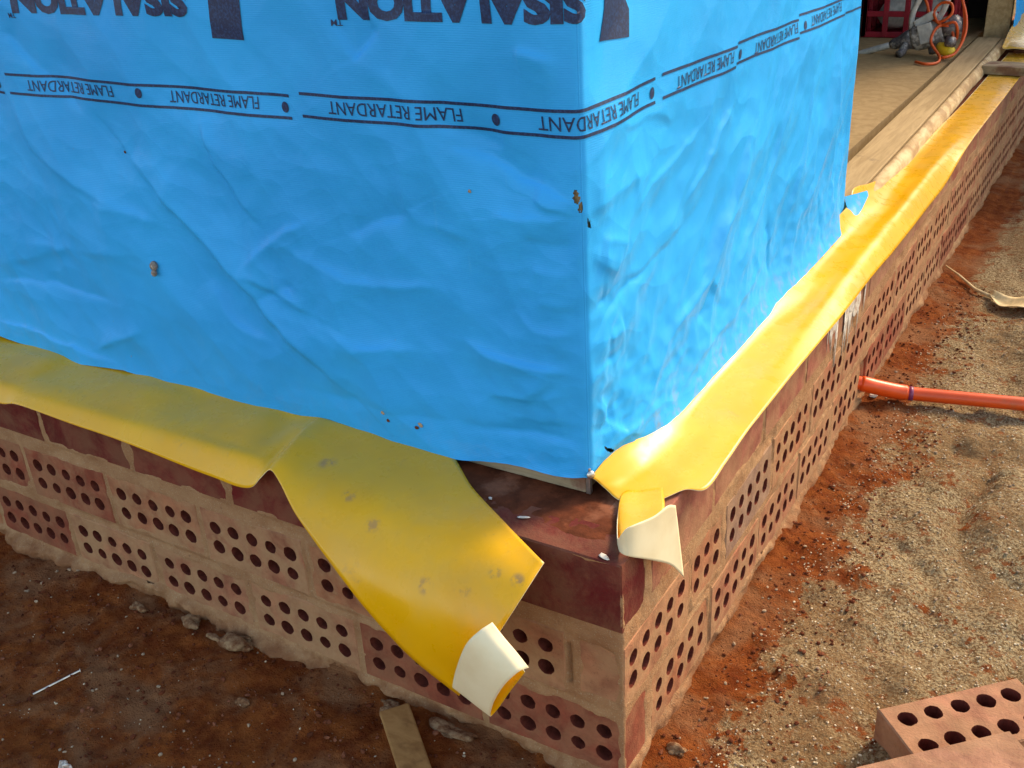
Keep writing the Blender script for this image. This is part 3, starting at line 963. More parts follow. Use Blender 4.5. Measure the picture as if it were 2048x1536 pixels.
def wrap_height(U, Zz):
    g = random.Random(12)
    def am(n, lo, hi):
        out = []
        for _ in range(n):
            A = g.uniform(lo, hi) * g.choice((1, 1, -1))
            a = g.uniform(0.004, 0.010)
            b = g.uniform(0.020, 0.050)
            out.append((A, a, b, g.choice((1, -1))))
        return out
    aL = am(len(CREASE_L), 0.0045, 0.0085)
    aL[2] = (0.0180, 0.010, 0.070, -1)
    aL[3] = (0.0085, 0.006, 0.05, -1)
    aL[14] = (0.0090, 0.005, 0.03, 1)
    aL[15] = (0.0050, 0.005, 0.03, -1)
    aL[18] = (-0.0035, 0.010, 0.030, 1)
    aL[20] = (0.0050, 0.004, 0.03, 1)
    aR = am(len(CREASE_R), 0.0030, 0.0060)
    aR[4] = (0.0085, 0.010, 0.05, 1)
    aR[5] = (0.0075, 0.010, 0.04, 1)
    aR[9] = (0.0085, 0.012, 0.05, 1)
    aR[11] = (0.0060, 0.010, 0.03, 1)
    aR[13] = (0.0060, 0.010, 0.03, -1)
    # slight wander so no crease is ruler straight
    Uw = U + 0.010 * fbm(U * 14, Zz * 14, 51, 3)
    Zw = Zz + 0.010 * fbm(U * 14 + 5, Zz * 14 + 9, 52, 3)
    HL = crease_field(Uw, Zw, CREASE_L, aL)
    HR = crease_field(Uw, Zw, CREASE_R, aR)
    left = sstep(0.01, -0.01, U)
    H = HL * left + HR * (1 - left)
    # broad billows between the studs
    H = H + 0.0065 * fbm(U * 3.2 + Zz * 1.2, Zz * 3.6, 60, 3)
    # crumpled facets, drawn out along the fall of the sheet
    a = U * 0.8 + Zz * 0.6
    b = -U * 0.6 + Zz * 0.8
    aw = a + 0.03 * fbm(U * 6, Zz * 6, 76, 2)
    bw = b + 0.03 * fbm(U * 6, Zz * 6, 77, 2)
    H = H + left * (0.0150 * worley(aw * 6.5 + 3, bw * 3.2, 70) + 0.0055 * worley(aw * 14, bw * 8, 71))
    c_ = U * 0.62 - Zz * 0.78
    e_ = U * 0.78 + Zz * 0.62
    cw = c_ + 0.03 * fbm(U * 6, Zz * 6, 78, 2)
    H = H + (1 - left) * (0.0130 * worley(cw * 7.5, e_ * 2.4, 72) + 0.0060 * worley(cw * 18, e_ * 7, 73) * sstep(1.0, 0.7, Zz))
    # fine crumple close to the arris and low on the sunny side
    near = np.exp(-np.abs(U) / 0.10) * sstep(0.95, 0.6, Zz)
    lowr = (1 - left) * sstep(0.75, 0.45, Zz)
    H = H + (0.0040 * near + 0.0030 * lowr) * (worley(U * 26, Zz * 38, 75) - 0.4)
    H = H - 0.0045
    # pulled tight along the arris and round the jamb
    H = H * (0.15 + 0.85 * sstep(0.0, 0.05, np.abs(U))) * (0.2 + 0.8 * sstep(0.0, 0.04, np.abs(U - UE)))
    # the hem stands off the wall
    hz = np.clip((Zz - 0.40), 0, None)
    H = H * (1 - 0.85 * (1 - left) * np.exp(-hz / 0.035))
    fl = sstep(0.03, 0.20, U) * (1 - sstep(1.16, 1.30, U))
    H = H + 0.0350 * fl * np.exp(-hz / 0.075)
    fl2 = sstep(-0.36, -0.18, U) * sstep(-0.004, -0.03, U)
    H = H + 0.005 * fl2 * np.exp(-hz / 0.022)
    H = H + 0.006 * sstep(-0.45, -0.8, U) * np.exp(-hz / 0.03)
    return H


def hem(U):
    ks = [(-9, .41), (-1.36, .415), (-1.157, .402), (-.965, .412), (-.787, .392), (-.493, .401), (-.271, .404), (-.151, .421), (-.066, .424), (-.009, .430), (0.03, .420), (.12, .424), (1.2, .424), (1.30, .415), (9, .41)]
    return np.interp(U, [k[0] for k in ks], [k[1] for k in ks])


wu = np.concatenate([np.arange(-2.9, -1.45, 0.04), np.arange(-1.45, -0.024, 0.0035), np.arange(-0.0235, 0.0585, 0.0013), np.arange(0.0600, 1.46, 0.0035)])
wz = np.concatenate([np.arange(0.40, 0.428, 0.0035), np.arange(0.4295, 0.4565, 0.0014), np.arange(0.459, 0.787, 0.0035), np.arange(0.7895, 0.8505, 0.0014), np.arange(0.853, 1.14, 0.0035), np.arange(1.14, 2.62, 0.045)])
WU, WZ = np.meshgrid(wu, wz, indexing='ij')
WH = wrap_height(WU, WZ)
WZ2 = WZ + (hem(WU) - 0.40 + 0.0018 * fbm(WU * 18, WU * 0, 91, 3)) * np.exp(-(WZ - 0.40) / 0.06)


def wrap_pos(U, D, Zz):
    r = 0.010
    th = sstep(-r, r, U) * (math.pi / 2) + sstep(UE - r, UE + r, U) * (math.pi / 2)
    nx = np.sin(th)
    ny = -np.cos(th)
    U1 = np.clip(U, 0, UE)
    bx = -0.11 + np.minimum(U, 0) - np.maximum(U - UE, 0)
    by = 0.13 + U1
    # soft radius at the two arrises
    k = 0.0045 * (np.exp(-(U / 0.006) ** 2))
    k2 = 0.0030 * (np.exp(-((U - UE) / 0.006) ** 2))
    return np.stack([bx + nx * (D - k - k2), by + ny * (D - k - k2), Zz + 0 * U], -1)


def in_tear(u, z):
    u = u + 0.0022 * fbm(u * 260, z * 260, 7, 3)
    z = z + 0.0030 * fbm(u * 190 + 4, z * 190, 8, 3)
    t = ((u + 0.009) / 0.0042) ** 2 + ((z - 0.836) / 0.009) ** 2 < 1
    t |= ((u + 0.003) / 0.0050) ** 2 + ((z - 0.823) / 0.007) ** 2 < 1
    t |= ((u - 0.012 - (z - 0.800) * -0.5) / 0.0026) ** 2 + ((z - 0.800) / 0.007) ** 2 < 1
    t |= ((u - 0.047 + (z - 0.443) * 0.9) / 0.0040) ** 2 + ((z - 0.443) / 0.010) ** 2 < 1
    return t


cu = 0.25 * (WU[:-1, :-1] + WU[1:, :-1] + WU[:-1, 1:] + WU[1:, 1:])
cz = 0.25 * (WZ[:-1, :-1] + WZ[1:, :-1] + WZ[:-1, 1:] + WZ[1:, 1:])
wrap = link('building_wrap', fast_mesh('building_wrap', wrap_pos(WU, WH, WZ2), grid_faces(len(wu), len(wz), keep=~in_tear(cu, cz))), MAT['wrap'], smooth=True)
tag(wrap, 'crumpled blue foil building wrap printed with inverted lettering round the house corner', 'building wrap')


def on_wrap(u, z, off):
    """Point on the actual (bilinear) sheet, lifted by off."""
    u = np.asarray(u, float)
    z = np.asarray(z, float)
    i = np.clip(np.searchsorted(wu, u) - 1, 0, len(wu) - 2)
    j = np.clip(np.searchsorted(wz, z) - 1, 0, len(wz) - 2)
    fu = (u - wu[i]) / (wu[i + 1] - wu[i])
    fz = (z - wz[j]) / (wz[j + 1] - wz[j])
    def bil(A): return (A[i, j] * (1 - fu) + A[i + 1, j] * fu) * (1 - fz) + (A[i, j + 1] * (1 - fu) + A[i + 1, j + 1] * fu) * fz
    return wrap_pos(u, bil(WH) + off, bil(WZ2))


def lay_print(me_src, name, step=0.007):
    """Cut a flat (u, z) mesh into small pieces and lay it on the sheet."""
    bm = bmesh.new()
    bm.from_mesh(me_src)
    us = [v.co.x for v in bm.verts]
    zs = [v.co.y for v in bm.verts]
    for k in np.arange(math.floor(min(us) / step) * step, max(us) + step, step):
        bmesh.ops.bisect_plane(bm, geom=bm.verts[:] + bm.edges[:] + bm.faces[:], plane_co=(k, 0, 0), plane_no=(1, 0, 0), dist=1e-6)
    for k in np.arange(math.floor(min(zs) / step) * step, max(zs) + step, step):
        bmesh.ops.bisect_plane(bm, geom=bm.verts[:] + bm.edges[:] + bm.faces[:], plane_co=(0, k, 0), plane_no=(0, 1, 0), dist=1e-6)
    bmesh.ops.triangulate(bm, faces=bm.faces[:])
    c = np.array([v.co[:] for v in bm.verts])
    p = on_wrap(c[:, 0], c[:, 1], 0.0009)
    for v, q in zip(bm.verts, p): v.co = Vector(q)
    me = bpy.data.meshes.new(name)
    bm.to_mesh(me)
    bm.free()
    return link(name, me, MAT['ink'], wrap, smooth=True)


def text_mesh(txt, width, height, u0, z0, bold=0.0, skew=0.0):
    """Upside-down line of text: starts at u0 and runs to u0-width, capitals hang from z0 down."""
    cu_ = bpy.data.curves.new('t', 'FONT')
    cu_.body = txt
    cu_.resolution_u = 3
    cu_.offset = bold
    ob = bpy.data.objects.new('t', cu_)
    COL.objects.link(ob)
    bpy.context.view_layer.update()
    dg = bpy.context.evaluated_depsgraph_get()
    me = bpy.data.meshes.new_from_object(ob.evaluated_get(dg), depsgraph=dg)
    bpy.data.objects.remove(ob, do_unlink=True)
    bpy.data.curves.remove(cu_)
    co = np.array([v.co[:] for v in me.vertices])
    x0, x1 = co[:, 0].min(), co[:, 0].max()
    y0, y1 = co[:, 1].min(), co[:, 1].max()
    tx = (co[:, 0] - x0) / (x1 - x0)
    ty = (co[:, 1] - y0) / (y1 - y0)
    U = u0 - tx * width
    Zv = z0 - ty * height + skew * tx
    for v, a, b in zip(me.vertices, U, Zv): v.co = (a, b, 0)
    return me


def poly_mesh(pts):
    return pymesh('p', [(a, b, 0) for a, b in pts], [tuple(range(len(pts)))])


def band_line(u0, u1, za, zb, th=0.0042):
    n = max(2, int(abs(u1 - u0) / 0.02))
    V = []
    F = []
    for k in range(n + 1):
        t = k / n
        u = u0 + (u1 - u0) * t
        z = za + (zb - za) * t
        V += [(u, z - th / 2, 0), (u, z + th / 2, 0)]
        if k: F.append((2 * k - 2, 2 * k, 2 * k + 1, 2 * k - 1))
    return pymesh('l', V, F)


ZB0, ZB1 = 0.911, 0.9425
SEGS = [(-2.43, -1.790, 0, 0), (-1.77, -1.112, 0, 0), (-1.094, -0.462, 0.001, -0.005), (-0.440, 0.216, 0.0, -0.001), (0.240, 0.528, 0.0, -0.008), (0.532, 0.868, -0.003, -0.014), (0.872, 1.165, -0.006, -0.012), (1.170, 1.318, -0.010, -0.016)]
for (a, b, d0, d1) in SEGS:
    lay_print(band_line(a, b, ZB1 + d0, ZB1 + d1), 'printed_line')
    lay_print(band_line(a, b, ZB0 + d0, ZB0 + d1), 'printed_line')
for (a, b, dz) in ((-2.15, -2.365, 0.0), (-1.84, -2.03, 0.0), (-1.49, -1.704, 0.0), (-1.18, -1.368, 0.0), (-0.829, -1.044, 0.0), (-0.521, -0.706, -0.002), (-0.173, -0.387, 0.0), (0.161, -0.057, -0.001), (0.511, 0.290, -0.005), (0.862, 0.624, -0.011), (1.140, 0.931, -0.009)):
    lay_print(text_mesh('FLAME RETARDANT', a - b, 0.0175, a, 0.9355 + dz, 0.0), 'printed_word')
for (u, z) in ((-2.09, .926), (-1.80, .926), (-1.428, .926), (-1.124, .926), (-.765, .928), (-.473, .921), (-.120, .925), (.207, .924), (.546, .920), (.900, .915)):
    lay_print(poly_mesh([(u + 0.0068 * math.cos(k * math.pi / 10), z + 0.0078 * math.sin(k * math.pi / 10)) for k in range(20)]), 'printed_dot')
for (a, b) in ((-1.995, -2.40), (-1.31, -1.715), (-0.625, -1.035), (0.016, -0.352)):
    lay_print(text_mesh('SISALATION', a - b, 0.044, a, 1.041 + 0.044, 0.062), 'printed_word')
for u in (-2.409, -1.724, -1.044, -0.360):
    lay_print(text_mesh('TM', 0.017, 0.008, u + 0.014, 1.042, 0.01), 'printed_word')
for pts in ([(-1.959, 1.013), (-1.900, 1.011), (-1.892, 1.10), (-1.952, 1.10)], [(-1.274, 1.013), (-1.215, 1.011), (-1.207, 1.10), (-1.267, 1.10)], [(-0.589, 1.013), (-0.530, 1.011), (-0.522, 1.10), (-0.582, 1.10)], [(0.060, 1.013), (0.138, 1.007), (0.142, 1.04), (0.128, 1.06), (0.126, 1.10), (0.070, 1.10), (0.070, 1.05)]):
    lay_print(poly_mesh(pts), 'printed_block')

# the next panel of wrap past the doorway
fu = np.linspace(0, 1.3, 90)
fz = np.linspace(0.47, 2.6, 120)
FU, FZ = np.meshgrid(fu, fz, indexing='ij')
FH = 0.010 * np.abs(fbm(FU * 6 + FZ * 3, FZ * 4, 81, 3)) + 0.004 * fbm(FU * 14, FZ * 12, 82, 2)
o = link('building_wrap', fast_mesh('building_wrap', np.stack([-0.104 + FH, 4.075 + FU, FZ], -1), grid_faces(len(fu), len(fz))), MAT['wrap'], smooth=True)
tag(o, 'blue building wrap panel beyond the jamb stud of the doorway', 'building wrap')

# torn tag of wrap hanging below the sheet where it turns into the opening
tg = np.array([[(-0.111, 1.449, 0.470), (-0.104, 1.500, 0.462), (-0.097, 1.560, 0.452), (-0.0925, 1.600, 0.446)],
               [(-0.103, 1.447, 0.450), (-0.096, 1.495, 0.448), (-0.093, 1.555, 0.447), (-0.0915, 1.598, 0.445)],
               [(-0.094, 1.440, 0.436), (-0.086, 1.478, 0.436), (-0.085, 1.530, 0.437), (-0.0885, 1.592, 0.442)],
               [(-0.083, 1.425, 0.427), (-0.079, 1.455, 0.426), (-0.078, 1.490, 0.428), (-0.0850, 1.585, 0.438)]])
S_ = surf(tg, 6, 6)
link('torn_tag', fast_mesh('torn_tag', S_, grid_faces(S_.shape[0], S_.shape[1])), MAT['wrap'], wrap, smooth=True)

# ================================================================== YELLOW FLASHING
def sheet(name, P, parent=None, flip=False, thick=0.0011):
    me = fast_mesh(name, P, grid_faces(P.shape[0], P.shape[1], flip))
    o = link(name, me, [MAT['tape'], MAT['back']], parent, smooth=True)
    md = o.modifiers.new('thickness', 'SOLIDIFY')
    md.thickness = thick
    md.offset = -1
    md.material_offset = 1
    md.material_offset_rim = 1
    return o


def left_tape():
    root = empty('flashing_strip', (-0.9, 0.06, 0.41))
    tag(root, 'yellow flashing strip on the shaded ledge, its end drooping with a curl', 'flashing')
    low = [(-2.6, -.035, .378), (-2.0, -.035, .380), (-1.6, -.034, .378), (-1.34, -.034, .376), (-1.247, -.034, .377), (-1.19, -.033, .386), (-1.04, -.033, .380), (-0.94, -.034, .379), (-.844, -.036, .375), (-.75, -.036, .368), (-.69, -.037, .366), (-.648, -.038, .364), (-.618, -.036, .369), (-.600, -.030, .388)]
    C = []
    for i, (x, y, z) in enumerate(low):
        hump = 0.004 * math.sin(i * 2.1) + 0.003
        C.append([(x - 0.02, .138, .4115), (x - 0.016, .116, .4075 + hump * 0.6), (x - 0.010, .085, .4065 + hump), (x - 0.006, .05, .4055 + hump * 0.7), (x - 0.002, .015, .4045), (x, -.012, .399), (x, y, z)])
    F = [[tuple(p) for p in row] for row in FLAP]
    # the buckle: the strip lifts just before it starts to slide off the ledge
    bk = [list(p) for p in F[0]]
    for k, p in enumerate(bk):
        p[2] += (0.002, 0.006, 0.009, 0.010, 0.009, 0.007, 0.004)[k]
    F[0] = [tuple(p) for p in bk]
    full = []
    for r in F:
        # carry the upper edge on under the wrap where it is still tucked in
        full.append(list(r))
    for k in range(4):
        x, y, z = full[k][0]
        full[k][0] = (x - 0.004, 0.136, 0.411)
    C += full
    P = surf(C, 9, 7)
    P[..., 2] += 0.0010 * fbm(P[..., 0] * 9, P[..., 1] * 12, 33, 3) * sstep(-.03, .02, P[..., 1])
    P[..., 1] -= 0.0022 * fbm(P[..., 0] * 7, P[..., 2] * 9, 34, 3) * sstep(.395, .36, P[..., 2])
    o = sheet('strip', P, flip=True)
    K = surf(CURL_L, 5, 6)
    o2 = sheet('curled_end', K, flip=True)
    for q in (o, o2):
        q.parent = root
        q.matrix_parent_inverse = Matrix.Translation(root.location).inverted()


left_tape()


def right_tape():
    root = empty('flashing_strip', (-0.04, 1.2, 0.41))
    tag(root, 'glossy yellow flashing strip along the sunlit brick ledge, its near end curled back', 'flashing')
    ys = [0.128, 0.165, 0.205, 0.25, 0.33, 0.42, 0.55, 0.75, 0.95, 1.1, 1.25, 1.38, 1.46, 1.54, 1.66, 1.8, 2.0, 2.15, 2.3, 2.5, 2.85, 3.2, 3.6, 3.9]
    lz = lambda y: float(np.interp(y, [0, .25, .42, .75, 1.1, 1.57, 2.0, 2.3, 2.8, 4], [.40, .380, .384, .378, .367, .354, .350, .378, .401, .401]))
    C = []
    for y in ys:
        w = 0.004 * math.sin(y * 9.0) + 0.002 * math.sin(y * 23)
        if y < 0.14:
            row = [(-.1085, .128, .432), (-.103, .133, .426), (-.097, .137, .418), (-.086, .137, .410), (-.076, .133, .407), (-.066, .129, .4065)]
        elif y < 0.18:
            row = [(-.1045, .172, .442), (-.094, .170, .428), (-.078, .166, .414), (-.058, .162, .4085), (-.038, .157, .4065), (-.020, .150, .4060)]
        elif y < 0.22:
            row = [(-.101, .212, .445), (-.0865, .212, .431), (-.066, .210, .417), (-.044, .207, .4105), (-.018, .203, .4075), (.006, .196, .4050)]
        elif y < 1.43:
            row = [(-.101, y, .447), (-.0865 + w * .3, y, .4325), (-.066 + w, y, .4185 + w * .4), (-.038, y, .4115), (-.004, y, .4075), (.0285 + w * .4, y - .03, lz(y) + .0195)]
        elif y < 1.5:
            row = [(-.104, y + .02, .447), (-.084, y + .01, .430), (-.064, y, .4175), (-.038, y, .4110), (-.004, y, .4075), (.0285, y - .03, lz(y) + .0195)]
        else:
            t = min(1.0, (y - 1.5) / 0.55)
            up_ = (1 - t) ** 1.6
            row = [(-.085 - .030 * up_, y, .4105 + .062 * up_), (-.078 - .020 * up_, y, .408 + .040 * up_), (-.060 - .006 * up_, y, .406 + .014 * up_), (-.036, y, .4080), (-.004, y, .4070), (.0285, y - .03, min(.404, lz(y) + .0195))]
            if y > 2.6: row = [(p[0] if k else -0.080, p[1], 0.4065 if k < 5 else p[2]) for k, p in enumerate(row)]
        C.append(row)
    P = surf(C, 8, 7)
    P[..., 2] += 0.0012 * fbm(P[..., 1] * 8, P[..., 0] * 20, 43, 3)
    o = sheet('strip', P, flip=True)
    CR = np.array(CURL_R, float)
    CR[0, 2:] = [(-0.002, 0.112, 0.4065), (0.000, 0.100, 0.4065)]
    CR[1, 3] = (-0.006, 0.062, 0.4068)
    for i, (dx, dy) in enumerate(((-.016, .030), (-.014, .030), (-.008, .020))):
        CR[i, 0] += (dx, dy, -0.0005)
        CR[i, 1] += (dx * .3, dy * .3, 0)
    K = surf(CR, 7, 7)
    K[..., 2] += 0.0012
    o2 = sheet('curled_end', K, flip=False)
    for q in (o, o2):
        q.parent = root
        q.matrix_parent_inverse = Matrix.Translation(root.location).inverted()


right_tape()
far = [[(-.098, 3.80, .445), (-.085, 3.80, .437), (-.05, 3.80, .440), (-.0, 3.80, .436), (.05, 3.80, .430)],
       [(-.102, 4.05, .488), (-.090, 4.05, .470), (-.055, 4.04, .452), (-.01, 4.03, .442), (.05, 4.02, .434)],
       [(-.100, 4.40, .500), (-.088, 4.40, .475), (-.05, 4.40, .452), (-.0, 4.40, .440), (.04, 4.40, .420)],
       [(-.100, 4.90, .500), (-.088, 4.90, .475), (-.05, 4.90, .452), (-.0, 4.90, .440), (.04, 4.90, .420)]]
o = sheet('flashing_strip', surf(far, 6, 6), flip=True)
tag(o, 'yellow flashing strip hanging below the blue wrap past the doorway', 'flashing')

# ================================================================== THINGS ON THE GROUND AND IN THE DOORWAY
# loose bricks at the edge of the yard
ang = R(44)
dv = Vector((math.cos(ang), math.sin(ang), 0))
nv = Vector((math.sin(ang), -math.cos(ang), 0))
A0 = Vector((0.292, 0.246, 0))
me = holed_brick(0.23, 5, 31, True, 0.0142, 0.053)
o = bpy.data.objects.new('loose_brick', me)
COL.objects.link(o)
o.matrix_world = Matrix.Translation(A0 + nv * 0.055 + Vector((0, 0, 0.0775))) @ Matrix.Rotation(ang, 4, 'Z') @ Matrix.Rotation(R(-90), 4, 'X')
o.color = (0.46, 0.21, 0.125, 0.45)
tag(o, 'loose pink brick lying with ten core holes facing up', 'brick')
me = holed_brick(0.23, 5, 33, False)
o = bpy.data.objects.new('loose_brick', me)
COL.objects.link(o)
o.matrix_world = Matrix.Translation(A0 - dv * 0.105 + nv * 0.192 + Vector((0, 0, 0.057))) @ Matrix.Rotation(ang, 4, 'Z')
o.color = (0.47, 0.23, 0.145, 0.45)
tag(o, 'loose smooth brick set on edge against the brick with holes', 'brick')

# timber offcut on the shaded soil
u = Vector((0.77, -0.64, 0))
c = Vector((-0.386, -0.036, 0)) + u * 0.17
o = boxthing('timber_offcut', (0, 0, 0), (0.34, 0.047, 0.024), MAT['stick'], bevel=0.003, jit=0.002)
o.location = c + Vector((0, 0, gzf(c.x, c.y) + 0.010))
o.rotation_euler = (R(4), R(1), math.atan2(u.y, u.x))
tag(o, 'muddy sawn timber offcut lying on red soil below the drooping flap', 'timber')

# wire nail on the soil
a, b = Vector((-0.974, -0.281, 0)), Vector((-0.936, -0.212, 0))
za, zb = gzf(a.x, a.y) + 0.004, gzf(b.x, b.y) + 0.005
root = empty('wire_nail', (a.x, a.y, za))
tag(root, 'thin steel wire nail lying on the dark red soil', 'nail')
part(MB().tube([(a.x, a.y, za), (b.x, b.y, zb)], [0.0017, 0.0017], 8), 'shank', MAT['steel'], root)
part(MB().tube([(b.x, b.y, zb), tuple(Vector((b.x, b.y, zb)) + (b - a).normalized() * 0.0014)], [0.0036, 0.0036], 10), 'head', MAT['steel'], root)

# mortar droppings along the foot of the wall
LUMPS = ((-0.79, -0.36, .011, .008, .007, 'paint', 'white lump of dried plaster alone on the shaded soil'),
         (-0.865, -0.026, .022, .011, .009, 'rubble', 'squat tan mortar dropping beside the longest one at the wall foot'),
         (-0.745, -0.030, .034, .013, .010, 'rubble', 'longest tan mortar dropping lying against the shaded wall foot'),
         (-0.400, -0.030, .018, .012, .009, 'rubble', 'tan mortar dropping beside the end of the timber offcut'),
         (-0.285, -0.028, .028, .012, .009, 'rubble', 'tan mortar dropping below the curled tip of the yellow flap'),
         (-0.630, -0.130, .009, .006, .005, 'rubble', 'small pale pebble of mortar out on the shaded soil'),
         (-0.985, -0.040, .018, .010, .007, 'rubble', 'small mortar dropping at the wall foot near the wire nail'),
         (0.045, 0.10, .012, .009, .006, 'rubble', 'crumb of mortar at the foot of the sunlit brick corner'))
for k, (x, y, rx, ry, rz, mt, lb) in enumerate(LUMPS):
    m = MB()
    g = random.Random(k)
    for q in range(5):
        f = 1.0 if q == 0 else g.uniform(0.25, 0.6)
        m.blob((0 if q == 0 else g.uniform(-rx, rx) * 1.1, 0 if q == 0 else g.uniform(-ry, ry), g.uniform(-.2, .2) * rz), (rx * f, ry * f, rz * f), 3, 0.7, seed=40 + k * 7 + q)
    for v in m.bm.verts:
        v.co += Vector((g.uniform(-1, 1), g.uniform(-1, 1), g.uniform(-1, 1))) * 0.0009
    o = m.build('mortar_lump', MAT[mt], None, True)
    o.location = (x, y, gzf(x, y) + rz * 0.30)
    tag(o, lb, 'rubble')

# orange conduit
pr = empty('conduit_pipe', (0.1, 1.38, 0.02))
tag(pr, 'bright orange plastic conduit coming out of the brick wall across the soil', 'pipe')
ctl = [(-0.06, 1.312, 0.064), (0.0, 1.316, 0.061), (0.035, 1.335, 0.049), (0.075, 1.362, 0.034), (0.105, 1.376, 0.028), (0.20, 1.402, 0.025), (0.35, 1.438, 0.023), (0.55, 1.48, 0.022), (0.9, 1.54, 0.021)]
pts = catmull(ctl, 8)
part(MB().tube([tuple(p) for p in pts], 0.0162, 18), 'pipe', MAT['orange'], pr, True)
seg_ = [tuple(p) for p in catmull([ctl[0], ctl[1], ctl[2], ctl[3], ctl[4]], 8)][8:30]
part(MB().tube(seg_, [0.0186] * len(seg_), 18), 'elbow_socket', MAT['orange'], pr, True)
d5 = Vector(ctl[5]) - Vector(ctl[4])
q0 = Vector(ctl[4]) - d5 * 0.06
part(MB().tube([tuple(q0), tuple(q0 + d5.normalized() * 0.010)], 0.0172, 18), 'primer_ring', MAT['purple'], pr, True)
o = MB().blob((0, 0, 0), (.011, .008, .007), 2, 0.4, seed=90).build('plastic_scrap', MAT['white'], None, True)
o.location = (0.022, 1.352, gzf(0.022, 1.352) + 0.004)
tag(o, 'small white plastic scrap under the orange conduit', 'scrap')

# dry leaf strip
lf = empty('dry_leaf', (0.2, 2.12, 0.02))
tag(lf, 'straw coloured dry leaf with a thin stem on the sandy soil', 'leaf')
st = [(0.012, 2.32), (0.06, 2.255), (0.12, 2.18), (0.18, 2.115)]
part(MB().tube([(x, y, gzf(x, y) + 0.010 + 0.006 * math.sin(k)) for k, (x, y) in enumerate(st)], [0.0022, 0.0035, 0.0042, 0.005], 8), 'stem', MAT['leaf'], lf, True)
bl = []
for k, (x, y, w) in enumerate(((0.17, 2.13, 0.007), (0.215, 2.09, 0.030), (0.27, 2.055, 0.042), (0.34, 2.02, 0.045), (0.42, 1.99, 0.034), (0.47, 1.975, 0.006))):
    z = gzf(x, y) + 0.013
    bl.append([(x - 0.4 * w, y - w, z + 0.004), (x, y, z - 0.003), (x + 0.5 * w, y + w, z + 0.012)])
BL = surf(bl, 5, 4)
lo = link('blade', fast_mesh('blade', BL, grid_faces(BL.shape[0], BL.shape[1])), MAT['leaf'], None, True)
lo.parent = lf
lo.matrix_parent_inverse = Matrix.Translation(lf.location).inverted()
lo.modifiers.new('thickness', 'SOLIDIFY').thickness = 0.0012

# clout nail through wrap and flashing at the arris
nd = Vector((0.72, -0.66, 0.2)).normalized()
p0 = Vector((-0.1080, 0.1275, 0.437))
nr = empty('clout_nail', p0)
tag(nr, 'shiny nail head pinning the blue wrap hem at the corner', 'nail')
part(MB().tube([tuple(p0 - nd * 0.02), tuple(p0)], [0.0016, 0.0016], 8), 'shank', MAT['steel'], nr)
part(MB().tube([tuple(p0), tuple(p0 + nd * 0.0012), tuple(p0 + nd * 0.0026)], [0.0060, 0.0062, 0.0040], 14), 'head', MAT['steel'], nr, True)

# snail stuck on the sheet
sp = on_wrap(np.array([-0.813]), np.array([0.636]), 0.0)[0]
so = MB()
so.blob((0, 0, 0.004), (.0085, .006, .0085), 3, 0.10, seed=5)
so.blob((0.001, -0.004, -0.007), (.0055, .005, .006), 2, 0.15, seed=6)
so = so.build('snail', MAT['shell'], None, True)
so.location = Vector(sp) + Vector((0, -0.003, 0))
tag(so, 'tiny striped grey snail clinging to the blue wrap', 'snail')
for k, (u, z) in enumerate(((-0.285, .452), (-0.292, .447), (-0.355, .459), (-0.345, .447), (-0.165, .83), (-0.84, .828))):
    q = on_wrap(np.array([u]), np.array([z]), 0.0006)[0]
    o = MB().blob((0, 0, 0), (.0042 - .0004 * k, .0011, .0036 - .0003 * k), 2, 0.35, seed=60 + k).build('mud_fleck', MAT['stone' if k % 2 == 0 else 'dirt'], None, True)
    o.location = q
    o.parent = wrap

# ---- doorway: demolition hammer
h = empty('demolition_hammer', (-0.385, 3.61, 0.434))
tag(h, 'dusty grey demolition hammer lying on the floor in the doorway', 'power tool')
nose = Vector((-0.467, 3.61, 0.481))
tail = Vector((-0.285, 3.61, 0.537))
ax = (tail - nose).normalized()
pt = lambda t, dz=0, dy=0: tuple(nose + ax * t + Vector((0, dy, dz)))
part(MB().tube([pt(-0.40, -0.0), pt(-0.06), pt(-0.02)], [0.009, 0.0125, 0.013], 12), 'chisel', MAT['pale'], h, True)
part(MB().tube([pt(-0.035), pt(-0.02), pt(0.0), pt(0.03), pt(0.06)], [0.014, 0.022, 0.024, 0.036, 0.044], 16), 'nose_cone', MAT['darkmetal'], h, True)
part(MB().tube([pt(0.055), pt(0.07), pt(0.12), pt(0.17), pt(0.185)], [0.044, 0.052, 0.054, 0.052, 0.044], 16), 'gear_housing', MAT['grey'], h, True)
part(MB().box(pt(0.115, 0.012, -0.05), (0.055, 0.012, 0.075), rot=Matrix.Rotation(-0.30, 3, 'Y'), bevel=0.004), 'rating_plate', MAT['pale'], h)
part(MB().box(pt(0.10, 0.065), (0.085, 0.05, 0.032), rot=Matrix.Rotation(-0.55, 3, 'Y'), bevel=0.006), 'top_cover', MAT['pale'], h)
part(MB().tube([pt(0.18), pt(0.20), pt(0.235), pt(0.25)], [0.048, 0.050, 0.046, 0.028], 16), 'motor_cap', MAT['darkmetal'], h, True)
part(MB().tube([tuple(p) for p in catmull([pt(0.05, 0.02), pt(0.045, 0.10), pt(0.085, 0.175), pt(0.145, 0.20), pt(0.185, 0.165), pt(0.17, 0.09), pt(0.15, 0.05)], 5)], 0.0115, 10), 'loop_handle', MAT['pale'], h, True)
part(MB().tube([tuple(p) for p in catmull([pt(0.035, -0.01, -0.03), pt(0.03, -0.035, -0.055), pt(0.02, -0.040, -0.075)], 4)], [0.016] * 9, 10), 'side_grip', MAT['darkmetal'], h, True)
part(MB().tube([pt(0.15, -0.055, -0.05), pt(0.155, -0.072, -0.06)], [0.018, 0.016], 12), 'foot', MAT['darkmetal'], h, True)
